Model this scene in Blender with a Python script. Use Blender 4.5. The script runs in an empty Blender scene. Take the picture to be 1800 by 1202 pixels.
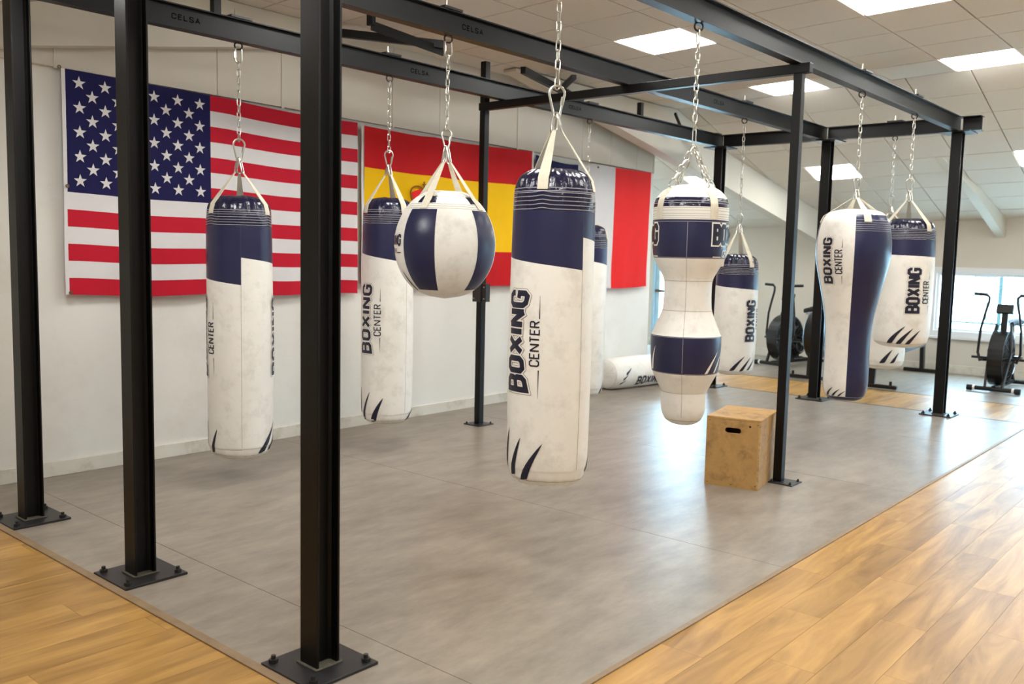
import bpy, bmesh, math, random
from mathutils import Vector, Matrix
from math import sin, cos, pi, radians, sqrt, atan2
random.seed(7)
SC = bpy.context.scene
COL = SC.collection

# ------------------------------------------------------------------ camera
CAM = Vector((-1.9603, -2.5746, 1.5109))
YAW, PITCH, ROLL = 0.7096, -0.0970, 0.0228
fw = Vector((cos(YAW)*cos(PITCH), sin(YAW)*cos(PITCH), sin(PITCH)))
rt = Vector((sin(YAW), -cos(YAW), 0)); up = rt.cross(fw)
r2 = rt*cos(ROLL) + up*sin(ROLL); u2 = -rt*sin(ROLL) + up*cos(ROLL)
cam_d = bpy.data.cameras.new('camera'); cam = bpy.data.objects.new('camera', cam_d); COL.objects.link(cam)
M = Matrix((r2, u2, -fw)).transposed().to_4x4(); M.translation = CAM
cam.matrix_world = M
cam_d.sensor_fit = 'HORIZONTAL'; cam_d.sensor_width = 36; cam_d.lens = 31.667
cam_d.clip_start = .05; cam_d.clip_end = 300
cam_d.dof.use_dof = True; cam_d.dof.focus_distance = 4.7; cam_d.dof.aperture_fstop = 3.2
SC.camera = cam
# ------------------------------------------------------------------ world and exposure
W = bpy.data.worlds.new('overcast_sky'); SC.world = W; W.use_nodes = True
W.node_tree.nodes['Background'].inputs[0].default_value = (0.50, 0.78, 1.0, 1)
W.node_tree.nodes['Background'].inputs[1].default_value = 32.0
SC.view_settings.view_transform = 'Standard'; SC.view_settings.look = 'None'
SC.view_settings.exposure = 0.0; SC.view_settings.gamma = 1; SC.view_settings.use_curve_mapping = False
PANEL_STRENGTH = 29.5
PANEL_COLOR = (1.0, 0.995, 0.95, 1)

# ------------------------------------------------------------------ materials
MATS = {}
def srgb(c):
    return tuple(((x/255)/12.92 if x/255 <= .04045 else ((x/255+.055)/1.055)**2.4) for x in c) + (1,)
def mat(name, col, rough=.5, metal=0, spec=.5, coat=0, var=0.0, vscale=6, bump=0, bscale=40, emit=None, stretch=None, dark=None, darkscale=3, darkamt=.0, rand=0.0, sheen=0):
    if name in MATS: return MATS[name]
    m = bpy.data.materials.new(name); m.use_nodes = True; nt = m.node_tree; N = nt.nodes; L = nt.links
    b = N['Principled BSDF']
    c = srgb(col) if len(col) == 3 else col
    b.inputs['Base Color'].default_value = c; b.inputs['Roughness'].default_value = rough
    b.inputs['Metallic'].default_value = metal; b.inputs['Specular IOR Level'].default_value = spec
    if coat: b.inputs['Coat Weight'].default_value = coat; b.inputs['Coat Roughness'].default_value = .12
    if emit:
        b.inputs['Emission Color'].default_value = emit[0]; b.inputs['Emission Strength'].default_value = emit[1]
    src = None
    if var or bump or dark or rand:
        geo = N.new('ShaderNodeNewGeometry'); mp = N.new('ShaderNodeMapping')
        L.new(geo.outputs['Position'], mp.inputs['Vector'])
        if stretch: mp.inputs['Scale'].default_value = stretch
    if rand:
        oi = N.new('ShaderNodeObjectInfo')
        comb = N.new('ShaderNodeVectorMath'); comb.operation = 'SCALE'
        comb.inputs[0].default_value = (13.1, 7.7, 3.3)
        L.new(oi.outputs['Random'], comb.inputs['Scale']); L.new(comb.outputs[0], mp.inputs['Location'])
    def mix(a, f, bcol, blend='MIX'):
        x = N.new('ShaderNodeMix'); x.data_type = 'RGBA'; x.blend_type = blend
        if hasattr(a, 'links'): L.new(a, x.inputs[6])
        else: x.inputs[6].default_value = a
        if hasattr(f, 'links'): L.new(f, x.inputs[0])
        else: x.inputs[0].default_value = f
        if hasattr(bcol, 'links'): L.new(bcol, x.inputs[7])
        else: x.inputs[7].default_value = bcol
        return x.outputs[2]
    cur = c
    if var:
        n = N.new('ShaderNodeTexNoise'); n.inputs['Scale'].default_value = vscale; n.inputs['Detail'].default_value = 12
        n.inputs['Roughness'].default_value = .7
        L.new(mp.outputs[0], n.inputs['Vector'])
        r = N.new('ShaderNodeMapRange'); r.inputs[1].default_value = .3; r.inputs[2].default_value = .7
        r.inputs[3].default_value = 1-var; r.inputs[4].default_value = 1+var
        L.new(n.outputs['Fac'], r.inputs[0])
        v = N.new('ShaderNodeVectorMath'); v.operation = 'SCALE'; v.inputs[0].default_value = c[:3]
        L.new(r.outputs[0], v.inputs['Scale']); cur = v.outputs[0]
    if rand:
        r = N.new('ShaderNodeMapRange'); r.inputs[3].default_value = 1-rand; r.inputs[4].default_value = 1+rand
        L.new(oi.outputs['Random'], r.inputs[0])
        v = N.new('ShaderNodeVectorMath'); v.operation = 'SCALE'
        if hasattr(cur, 'links'): L.new(cur, v.inputs[0])
        else: v.inputs[0].default_value = cur[:3]
        L.new(r.outputs[0], v.inputs['Scale']); cur = v.outputs[0]
    if dark:
        n = N.new('ShaderNodeTexNoise'); n.inputs['Scale'].default_value = darkscale; n.inputs['Detail'].default_value = 8
        n.inputs['Roughness'].default_value = .7
        L.new(mp.outputs[0], n.inputs['Vector'])
        r = N.new('ShaderNodeMapRange'); r.inputs[1].default_value = .5; r.inputs[2].default_value = .75
        r.inputs[3].default_value = 0; r.inputs[4].default_value = darkamt
        L.new(n.outputs['Fac'], r.inputs[0])
        cur = mix(cur, r.outputs[0], srgb(dark))
    if hasattr(cur, 'links'): L.new(cur, b.inputs['Base Color'])
    if bump:
        n = N.new('ShaderNodeTexNoise'); n.inputs['Scale'].default_value = bscale; n.inputs['Detail'].default_value = 4
        L.new(mp.outputs[0], n.inputs['Vector'])
        bp = N.new('ShaderNodeBump'); bp.inputs['Strength'].default_value = bump; bp.inputs['Distance'].default_value = .01
        L.new(n.outputs['Fac'], bp.inputs['Height']); L.new(bp.outputs[0], b.inputs['Normal'])
    MATS[name] = m; return m

white_vinyl = mat('white_vinyl', (246, 244, 238), .42, spec=.45, var=.035, vscale=5, bump=.12, bscale=22, dark=(158, 148, 134), darkscale=7.5, darkamt=.30)
clean_vinyl = mat('clean_vinyl', (244, 242, 236), .4, var=.02)
navy_vinyl = mat('navy_vinyl', (34, 37, 74), .34, spec=.5, var=.08, vscale=9, bump=.15, bscale=18)
navy_gloss = mat('navy_gloss', (24, 25, 56), .2, spec=.6, bump=.55, bscale=26)
ink = mat('navy_ink', (24, 26, 50), .45)
brown_ink = mat('brown_ink', (110, 72, 50), .5)
stitch_m = mat('stitch_thread', (170, 170, 180), .6)
seam_m = mat('seam_thread', (170, 160, 145), .7)
navyseam_m = mat('navy_seam', (70, 72, 100), .6)
strap_m = mat('webbing', (226, 219, 200), .75, var=.05, vscale=60, bump=.3, bscale=300, dark=(150, 135, 112), darkscale=9, darkamt=.45)
zinc = mat('zinc_steel', (205, 205, 198), .28, metal=1)
darksteel = mat('dark_steel', (60, 55, 52), .4, metal=.8)
black_paint = mat('black_paint', (8, 8, 8), .44, spec=.3, var=.15, vscale=12, bump=.05, bscale=80)
black_plate = mat('black_plate', (38, 37, 38), .42, spec=.5, var=.2, vscale=14)
weld_m = mat('weld_grime', (88, 84, 72), .8, var=.35, vscale=60)
emboss_m = mat('embossed_black', (2, 2, 2), .9, spec=.05)
wall_m = mat('wall_paint', (236, 235, 230), .75, spec=.25, var=.012, vscale=3, dark=(205, 198, 184), darkscale=1.6, darkamt=.35)
panel_m = mat('panel_paint', (214, 206, 194), .75, spec=.25, var=.015, vscale=4)
base_m = mat('baseboard_paint', (222, 218, 206), .6, var=.02, dark=(160, 142, 118), darkscale=5, darkamt=.6)
rafter_m = mat('rafter_paint', (216, 209, 196), .6, var=.01)
farwall_m = mat('far_wall_paint', (214, 206, 194), .8, var=.012)
tile_m = mat('ceiling_tile_mineral', (228, 221, 210), .9, spec=.1, var=.02, vscale=30, bump=.15, bscale=260, rand=.012)
tbar_m = mat('ceiling_grid', (96, 88, 78), .6)
vinyl_m = mat('grey_vinyl', (146, 136, 124), .34, spec=.36, var=.25, vscale=2.6, stretch=(1.0, 2.6, 1), bump=.05, bscale=30, dark=(100, 92, 86), darkscale=2.2, darkamt=.4)
subfloor_m = mat('subfloor', (70, 60, 50), .9)
trim_m = mat('edge_trim', (142, 118, 90), .5, var=.2, vscale=10)
frame_w = mat('window_plastic', (235, 238, 240), .35)
black_plastic = mat('black_plastic', (9, 9, 11), .38)
grey_plastic = mat('grey_plastic', (80, 84, 88), .4)
silver = mat('silver_alloy', (170, 174, 178), .3, metal=.9)
rubber = mat('black_rubber', (14, 14, 14), .7)

def wood_mat():
    m = bpy.data.materials.new('oak_laminate'); m.use_nodes = True; nt = m.node_tree; N = nt.nodes; L = nt.links
    b = N['Principled BSDF']; b.inputs['Roughness'].default_value = .37; b.inputs['Specular IOR Level'].default_value = .28
    geo = N.new('ShaderNodeNewGeometry'); oi = N.new('ShaderNodeObjectInfo'); mp = N.new('ShaderNodeMapping')
    mp.inputs['Scale'].default_value = (.8, 5.5, 1)
    sc = N.new('ShaderNodeVectorMath'); sc.operation = 'SCALE'; sc.inputs[0].default_value = (17, 9, 5)
    L.new(oi.outputs['Random'], sc.inputs['Scale']); L.new(sc.outputs[0], mp.inputs['Location'])
    L.new(geo.outputs['Position'], mp.inputs['Vector'])
    n = N.new('ShaderNodeTexNoise'); n.inputs['Scale'].default_value = 1.6; n.inputs['Detail'].default_value = 9
    n.inputs['Distortion'].default_value = .9; n.inputs['Roughness'].default_value = .6
    L.new(mp.outputs[0], n.inputs['Vector'])
    cr = N.new('ShaderNodeValToRGB'); cr.color_ramp.elements[0].position = .28; cr.color_ramp.elements[0].color = srgb((138, 100, 50))
    cr.color_ramp.elements[1].position = .72; cr.color_ramp.elements[1].color = srgb((205, 160, 92))
    L.new(n.outputs['Fac'], cr.inputs[0])
    mr = N.new('ShaderNodeMapRange'); mr.inputs[3].default_value = .88; mr.inputs[4].default_value = 1.06
    L.new(oi.outputs['Random'], mr.inputs[0])
    v = N.new('ShaderNodeVectorMath'); v.operation = 'SCALE'; L.new(cr.outputs[0], v.inputs[0]); L.new(mr.outputs[0], v.inputs['Scale'])
    L.new(v.outputs[0], b.inputs['Base Color'])
    return m
oak_m = wood_mat()
ply_m = mat('worn_plywood', (190, 148, 90), .6, var=.16, vscale=5, dark=(84, 62, 38), darkscale=9, darkamt=.75, bump=.1, bscale=60)
ply_edge = mat('plywood_edge', (196, 160, 105), .7, var=.3, vscale=70, dark=(90, 65, 40), darkscale=12, darkamt=.6)

def glass_mat():
    m = bpy.data.materials.new('window_glass'); m.use_nodes = True; nt = m.node_tree; N = nt.nodes; L = nt.links
    for n in list(N): N.remove(n)
    o = N.new('ShaderNodeOutputMaterial'); t = N.new('ShaderNodeBsdfTransparent'); g = N.new('ShaderNodeBsdfGlossy')
    t.inputs[0].default_value = (.93, .97, .98, 1); g.inputs['Roughness'].default_value = .02
    x = N.new('ShaderNodeMixShader'); x.inputs[0].default_value = .06
    L.new(t.outputs[0], x.inputs[1]); L.new(g.outputs[0], x.inputs[2]); L.new(x.outputs[0], o.inputs[0]); return m
glass_m = glass_mat()
def emit_mat(name, c, s):
    m = bpy.data.materials.new(name); m.use_nodes = True; N = m.node_tree.nodes; L = m.node_tree.links
    for n in list(N): N.remove(n)
    o = N.new('ShaderNodeOutputMaterial'); e = N.new('ShaderNodeEmission'); e.inputs[0].default_value = c; e.inputs[1].default_value = s
    L.new(e.outputs[0], o.inputs[0]); return m
panel_light = emit_mat('light_diffuser', PANEL_COLOR, PANEL_STRENGTH)

# ------------------------------------------------------------------ mesh helpers
class MB:
    """collects verts/faces for one mesh"""
    def __init__(s): s.v = []; s.f = []
    def add(s, vs, fs):
        o = len(s.v); s.v += [tuple(v) for v in vs]; s.f += [tuple(i+o for i in f) for f in fs]; return s
    def box(s, x0, x1, y0, y1, z0, z1):
        return s.add([(x0,y0,z0),(x1,y0,z0),(x1,y1,z0),(x0,y1,z0),(x0,y0,z1),(x1,y0,z1),(x1,y1,z1),(x0,y1,z1)],
                     [(0,3,2,1),(4,5,6,7),(0,1,5,4),(1,2,6,5),(2,3,7,6),(3,0,4,7)])
    def bar(s, a, b, w, h=None, upv=(0,0,1)):
        a = Vector(a); b = Vector(b); h = h or w; d = (b-a).normalized(); u = Vector(upv)
        if abs(d.dot(u)) > .98: u = Vector((1,0,0))
        sd = d.cross(u).normalized()*w/2; u = sd.cross(d).normalized()*h/2
        vs = [a-sd-u, a+sd-u, a+sd+u, a-sd+u, b-sd-u, b+sd-u, b+sd+u, b-sd+u]
        return s.add(vs, [(0,1,2,3),(7,6,5,4),(0,4,5,1),(1,5,6,2),(2,6,7,3),(3,7,4,0)])
    def tube(s, pts, r, seg=8, closed=False, caps=True):
        pts = [Vector(p) for p in pts]; n = len(pts)
        rr = r if isinstance(r, (list, tuple)) else [r]*n
        t0 = (pts[1]-pts[0]).normalized(); ref = Vector((0,0,1)) if abs(t0.z) < .9 else Vector((1,0,0))
        nrm = t0.cross(ref).normalized(); vs = []
        for i, p in enumerate(pts):
            if closed: t = (pts[(i+1) % n]-pts[i-1]).normalized()
            else: t = (pts[min(i+1,n-1)]-pts[max(i-1,0)]).normalized()
            nrm = (nrm - t*nrm.dot(t)).normalized(); bn = t.cross(nrm)
            for k in range(seg):
                a = 2*pi*k/seg; vs.append(p + (nrm*cos(a)+bn*sin(a))*rr[i])
        fs = []
        for i in range(n if closed else n-1):
            for k in range(seg):
                j = (i+1) % n; fs.append((i*seg+k, i*seg+(k+1)%seg, j*seg+(k+1)%seg, j*seg+k))
        if caps and not closed:
            fs.append(tuple(range(seg))[::-1]); fs.append(tuple((n-1)*seg+k for k in range(seg)))
        return s.add(vs, fs)
    def cyl(s, a, b, r, seg=16, r2=None): return s.tube([a, b], [r, r2 if r2 is not None else r], seg)
    def lathe(s, prof, c=(0,0,0), axis='z', seg=24):
        vs = []; fs = []; n = len(prof)
        for r, z in prof:
            for k in range(seg):
                a = 2*pi*k/seg; x, y = r*cos(a), r*sin(a)
                p = {'z': (x,y,z), 'y': (x,z,y), 'x': (z,x,y)}[axis]
                vs.append((p[0]+c[0], p[1]+c[1], p[2]+c[2]))
        for i in range(n-1):
            for k in range(seg): fs.append((i*seg+k, i*seg+(k+1)%seg, (i+1)*seg+(k+1)%seg, (i+1)*seg+k))
        return s.add(vs, fs)
    def prism(s, poly, z0, z1):
        n = len(poly); vs = [(x,y,z0) for x,y in poly]+[(x,y,z1) for x,y in poly]
        return s.add(vs, [tuple(range(n))[::-1], tuple(range(n,2*n))]+[(i,(i+1)%n,(i+1)%n+n,i+n) for i in range(n)])
    def mesh(s, name, m, smooth=False):
        me = bpy.data.meshes.new(name); me.from_pydata(s.v, [], s.f)
        bm = bmesh.new(); bm.from_mesh(me); bmesh.ops.recalc_face_normals(bm, faces=bm.faces)
        if smooth:
            for f in bm.faces: f.smooth = True
            for e in bm.edges:
                if len(e.link_faces) == 2 and e.calc_face_angle(0) > radians(42): e.smooth = False
        bm.to_mesh(me); bm.free()
        if m: me.materials.append(m)
        return me
    def build(s, name, m, parent=None, smooth=False, loc=(0,0,0), rot=(0,0,0), bevel=0):
        return link(name, s.mesh(name, m, smooth), parent, loc, rot, bevel)
def link(name, me, parent=None, loc=(0,0,0), rot=(0,0,0), bevel=0):
    o = bpy.data.objects.new(name, me); COL.objects.link(o); o.location = loc; o.rotation_euler = rot
    if parent: o.parent = parent
    if bevel:
        b = o.modifiers.new('bevel', 'BEVEL'); b.width = bevel; b.segments = 2; b.limit_method = 'ANGLE'
    return o
def thing(name, label, cat, loc=(0,0,0), rz=0, group=None):
    o = bpy.data.objects.new(name, None); COL.objects.link(o); o.location = loc; o.rotation_euler = (0,0,rz)
    o.empty_display_size = .1
    return tag(o, label, cat, group)
def tag(o, label, cat, group=None):
    o['label'] = label; o['category'] = cat
    if group: o['group'] = group
    return o
def struct(o): o['kind'] = 'structure'; return o
def in_view(p, m=.06):
    q = Vector(p)-CAM; d = q.dot(fw)
    if d < .2: return False
    x = q.dot(r2)/d*.8796; y = q.dot(u2)/d*.8796
    return abs(x) < .5+m and abs(y) < .334+m

# ------------------------------------------------------------------ room constants
XB0, XB1 = 1.34, 7.52             # ends of the flat ceiling
XN, XF = -2.64, 11.5              # near / far wall
YW = 3.45; YR = -6.2; YL = 6.6; XE = 7.65
def zc(x, y):
    z = 3.358-.031*y
    if x > XB1: z -= .304*(x-XB1)
    if x < XB0: z -= .304*(XB0-x)
    return z

# ------------------------------------------------------------------ floor
floor = struct(MB().box(XN-.1, XF+.1, YR-.1, YL+.1, -.12, -.012).build('floor', subfloor_m))
def sheet(x0, x1, y0, y1):
    MB().box(x0+.0015, x1-.0015, y0+.0015, y1-.0015, -.012, 0).build('vinyl_sheet', vinyl_m, floor)
XT = -.17; YT = -.79
xs = [XT+.02, .275, 2.22, 4.2, 6.2, 7.77]
for a, b in zip(xs[:-1], xs[1:]): sheet(a, b, YT, YW if b < 7.7 else YL)
for y0, y1 in ((YR, -3.2), (-3.2, -1.2), (-1.2, .8), (.8, 2.8), (2.8, 4.8), (4.8, YL)): sheet(9.0, XF, y0, y1)
unit = MB().box(0, 1, 0, 1, 0, 1).mesh('plank', oak_m)
rest = MB(); PW, PL = .185, 1.22; cnt = 0
def planks(x0, x1, y0, y1):
    global cnt
    j = 0; y = y1
    while y > y0+.01:
        yb = max(y-PW, y0); off = (j*.43 % 1)*PL; x = x0-off
        while x < x1-.01:
            a, b = max(x, x0), min(x+PL, x1)
            if b-a > .02:
                if any(in_view((px, py, 0)) for px in (a, (a+b)/2, b) for py in (y, yb)) and cnt < 295:
                    o = link('plank', unit, floor, (a+.0005, yb+.0005, -.011)); o.scale = (b-a-.001, y-yb-.001, .011); cnt += 1
                else: rest.box(a+.0008, b-.0008, yb+.0008, y-.0008, -.011, 0)
            x += PL
        y = yb; j += 1
planks(XN, XT-.02, YR, YW)
planks(XT-.02, 7.77, YR, YT-.025)
planks(7.79, 8.98, YR, YL)
if rest.v:
    o = rest.build('plank_field', oak_m, floor); o['kind'] = 'stuff'
def strip(name, x0, x1, y0, y1, m=trim_m, h=.006):
    return struct(MB().box(x0, x1, y0, y1, -.011, h).build(name, m, bevel=.002))
strip('trim_1', XT-.02, XT+.02, YT-.025, YW)
strip('trim_2', XT+.02, 7.77, YT-.025, YT)
strip('trim_3', 7.77, 7.79, YR, YL, darksteel, .002)
strip('trim_4', 8.98, 9.0, YR, YL, darksteel, .002)

# ------------------------------------------------------------------ walls
def wbox(name, *b, m=wall_m): return struct(MB().box(*b).build(name, m))
wbox('wall_back', XN-.15, XE, YW, YW+.2, -.1, 3.5)
wbox('wall_near', XN-.15, XN, YR, YW, -.1, 3.3)
wbox('wall_right', XN, XF+.2, YR-.2, YR, -.1, 3.7)
wbox('wall_left', XE, XF+.2, YL, YL+.2, -.1, 3.5)
wbox('wall_side', XE-.12, XE, YW+.2, YL, -.1, 3.5)
# far wall around its window openings
wins = [(-5.7, -2.5), (-1.75, 1.23)]
DY0, DY1, DZ = 4.65, 5.80, 1.90
ZS, ZT = .53, 1.45
fwm = MB(); ys = [YR]+[v for w in wins for v in w]+[DY0, DY1, YL]
for a, b in zip(ys[::2], ys[1::2]): fwm.box(XF, XF+.25, a, b, -.1, 2.9)
for a, b in wins: fwm.box(XF, XF+.25, a, b, -.1, ZS); fwm.box(XF, XF+.25, a, b, ZT, 2.9)
fwm.box(XF, XF+.25, DY0, DY1, DZ, 2.9); fwm.box(XF, XF+.25, DY0, DY1, -.1, 0); struct(fwm.build('wall_far', farwall_m))
for i, (a, b) in enumerate(wins):
    fr = MB(); t = .06; x0, x1 = XF-.015, XF+.09
    for (c, d, e, f) in ((a-.02, a+t, ZS-.02, ZT+.02), (b-t, b+.02, ZS-.02, ZT+.02), (a+t, b-t, ZS-.02, ZS+t), (a+t, b-t, ZT-t, ZT+.02)):
        fr.box(x0, x1, c, d, e, f)
    n = 2 if b-a > 2 else 1
    w = struct(fr.build('window_%d' % (i+1), frame_w, bevel=.004))
    sash = MB()
    for k in range(n):
        c0 = a+t+(b-a-2*t)*k/n; c1 = a+t+(b-a-2*t)*(k+1)/n
        for (c, d, e, f) in ((c0, c0+.035, ZS+t, ZT-t), (c1-.035, c1, ZS+t, ZT-t), (c0+.035, c1-.035, ZS+t, ZS+t+.035), (c0+.035, c1-.035, ZT-t-.035, ZT-t)):
            sash.box(XF+.02, XF+.07, c, d, e, f)
        MB().box(XF+.04, XF+.046, c0+.03, c1-.03, ZS+t+.03, ZT-t-.03).build('pane', glass_m, w)
    sash.build('sash', frame_w, w)
    MB().box(XF-.05, XF-.014, a-.03, b+.03, ZS-.05, ZS-.02).build('sill', frame_w, w)
# glazed exit door
door_w = mat('pale_blue_aluminium', (176, 205, 220), .4)
dm = MB(); dm.box(XF-.01, XF+.09, DY0, DY0+.05, 0, DZ); dm.box(XF-.01, XF+.09, DY1-.05, DY1, 0, DZ); dm.box(XF-.01, XF+.09, DY0+.05, DY1-.05, DZ-.05, DZ)
door = struct(dm.build('door_1', door_w, bevel=.003))
dl = MB(); a, b = DY0+.052, DY1-.052
for c in ((a, a+.08, .01, DZ-.053), (b-.08, b, .01, DZ-.053), (a+.08, b-.08, .01, .10), (a+.08, b-.08, DZ-.13, DZ-.053)): dl.box(XF+.02, XF+.065, *c)
dl.build('door_frame', door_w, door, bevel=.002)
MB().box(XF+.038, XF+.046, a+.07, b-.07, .09, DZ-.12).build('pane', glass_m, door)
MB().box(XF-.05, XF-.02, a+.03, b-.03, .92, .965).box(XF-.02, XF+.02, a+.03, a+.07, .92, .965).box(XF-.02, XF+.02, b-.07, b-.03, .92, .965).build('push_bar', mat('brown_bar', (96, 74, 48), .45), door, bevel=.004)
# baseboards
struct(MB().box(XN, XE, YW-.018, YW, 0, .095).build('baseboard_back', base_m, bevel=.003))
struct(MB().box(XF-.018, XF, YR, DY0-.01, 0, .12).box(XF-.018, XF, DY1+.01, YL, 0, .12).build('baseboard_far', base_m, bevel=.003))
# upper wall panels above the ledge line
def ledge(x): return 2.625-.0115*x
up_p = thing('upper_wall_panels', 'row of pale boards boxing in the wall above the flags', 'wall panels')
px = [-2.6+.0, -2.27, -1.71, -1.15, -.59, -.02, .54, 1.1, 1.67, 2.23, 2.8, 3.36, 3.92, 4.47, 5.02, 5.57, 6.11, 6.66, 7.2, 7.6]
for a, b in zip(px[:-1], px[1:]):
    a += .0025; b -= .0025; y0, y1 = 3.405, YW-.0005
    z = [ledge(a), ledge(b), zc(b, 3.4)+.02, zc(a, 3.4)+.02]
    if a < XB0 < b: z[2] = zc(XB0, 3.4)
    m = MB(); vs = [(a,y0,z[0]),(b,y0,z[1]),(b,y0,z[2]),(a,y0,z[3]),(a,y1,z[0]),(b,y1,z[1]),(b,y1,z[2]),(a,y1,z[3])]
    m.add(vs, [(0,1,2,3),(7,6,5,4),(0,4,5,1),(1,5,6,2),(2,6,7,3),(3,7,4,0)]); m.build('panel', panel_m, up_p)
# cover strips on some joints
for x in (.54, 2.23, 3.36, 5.02, 7.57):
    MB().box(x-.012, x+.012, 3.398, 3.406, ledge(x)-.01, zc(x, 3.4)-.04).build('cover_strip', panel_m, up_p)

# rafters (painted haunched beams)
def rafter(name, label, pts):
    m = MB()   # pts: list of ((x,y0,y1), ztop, zbottom)
    vs = []
    for (x, ya, yb), zt, zb in pts: vs += [(x,ya,zb),(x,yb,zb),(x,yb,zt),(x,ya,zt)]
    fs = [(0,1,2,3)]
    n = len(pts)
    for i in range(n-1):
        for k in range(4): fs.append((i*4+k, i*4+(k+1)%4, i*4+4+(k+1)%4, i*4+4+k))
    fs.append(tuple(4*(n-1)+k for k in (3,2,1,0)))
    m.add(vs, fs); return tag(m.build(name, rafter_m), label, 'rafter')
rafter('rafter', 'long white sloped rafter running down behind the rig to the far wall',
       [((4.6, 3.08, 3.24), 3.25, 3.225), ((6.57, 3.08, 3.24), 3.25, 2.86), ((7.52, 3.07, 3.23), 3.255, 2.675), ((8.8, 3.05, 3.2), zc(8.8, 3.1)-.003, 2.44), ((11.497, 2.6, 2.74), zc(11.5, 2.6)-.003, 1.66)])
rafter('rafter', 'short white tapered rafter meeting the far wall above the window',
       [((9.41, .62, .70), zc(9.41, .63)-.003, 2.75), ((10.37, .44, .56), zc(10.37, .45)-.003, 2.36), ((11.497, .35, .46), zc(11.5, .36)-.003, 1.885)])
rafter('rafter', 'white boxed rafter rising above the star-spangled flag at far left',
       [((-2.6, 3.27, 3.396), zc(-2.6, 3.3)-.003, 2.05), ((.37, 3.27, 3.396), zc(.37, 3.3)-.003, 2.70), ((1.34, 3.27, 3.396), zc(1.34, 3.3)-.003, 2.87), ((2.35, 3.27, 3.396), zc(2.35, 3.3)-.003, 3.05)])

# ------------------------------------------------------------------ ceiling
ceil = MB()
for a, b in ((XN-.15, XB0), (XB0, XB1), (XB1, XF+.25)):
    z = [zc(a, YR)+.02, zc(b, YR)+.02, zc(b, YL)+.02, zc(a, YL)+.02]
    vs = [(a,YR-.2,z[0]),(b,YR-.2,z[1]),(b,YL+.2,z[2]),(a,YL+.2,z[3])]; vs += [(x,y,zz+.08) for x,y,zz in vs]
    ceil.add(vs, [(0,3,2,1),(4,5,6,7),(0,1,5,4),(1,2,6,5),(2,3,7,6),(3,0,4,7)])
ceiling = struct(ceil.build('ceiling', tbar_m))
xl_flat = [XB1-.618*k for k in range(11)][::-1]
xl_slope = [XB1, 8.0, 8.43, 8.86, 9.42, 9.86, 10.30, 10.74, 11.18, XF]
xl_near = [XN]+[XB0-.59*k for k in range(7)][::-1][1:]
yl_flat = [.01+.617*k for k in range(-10, 11)]
yl_slope = [-.11+.6*k for k in range(-10, 12)]
flat_l = {}
def is_light(zone, xa, ya):
    if zone == 'f':
        for lx, ly in ((4.43, 1.244), (6.902, 1.244), (4.43, -.607), (6.902, -.607), (1.958, 1.244), (1.958, -.607), (4.43, -2.458), (6.902, -2.458), (1.958, -2.458)):
            if abs(xa-lx) < .1 and abs(ya-ly) < .1: return (lx, ly)
    if zone == 's':
        for lx, ly in ((9.42, 1.69), (9.42, 3.49), (9.42, -.71), (9.42, -3.11), (9.42, 5.29)):
            if abs(xa-lx) < .1 and abs(ya-ly) < .1: return (lx, ly)
    if zone == 'n':
        for ly in (1.244, -.607, -2.458):
            if abs(xa+.43) < .1 and abs(ya-ly) < .1: return (xa, ly)
    return None
LAB = {(4.43, 1.244): 'square ceiling light above the middle beam, left of the white bag hook',
       (6.902, 1.244): 'square ceiling light panel between the middle beam and the front beam, beyond the crossbeam',
       (4.43, -.607): 'large square ceiling light cut off by the top edge of the photo',
       (6.902, -.607): 'square ceiling light at upper right, beyond the front beam',
       (9.42, 1.69): 'ceiling light on the sloped ceiling behind the far middle post',
       (9.42, 3.49): 'ceiling light glimpsed behind the top of the uppercut bag',
       (9.42, -.71): 'ceiling light cut off at the right edge of the photo'}
def quad_slab(xa, xb, ya, yb, z_off, th, inset):
    xa += inset; xb -= inset; ya += inset; yb -= inset; m = MB()
    e = 1e-4
    vs = [(x, y, (zc(min(max(x, xa), xb), y))+z_off) for x, y in ((xa,ya),(xb,ya),(xb,yb),(xa,yb))]
    vs += [(x, y, z+th) for x, y, z in vs]
    return m.add(vs, [(0,3,2,1),(4,5,6,7),(0,1,5,4),(1,2,6,5),(2,3,7,6),(3,0,4,7)])
trest = MB(); tcnt = 0
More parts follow.
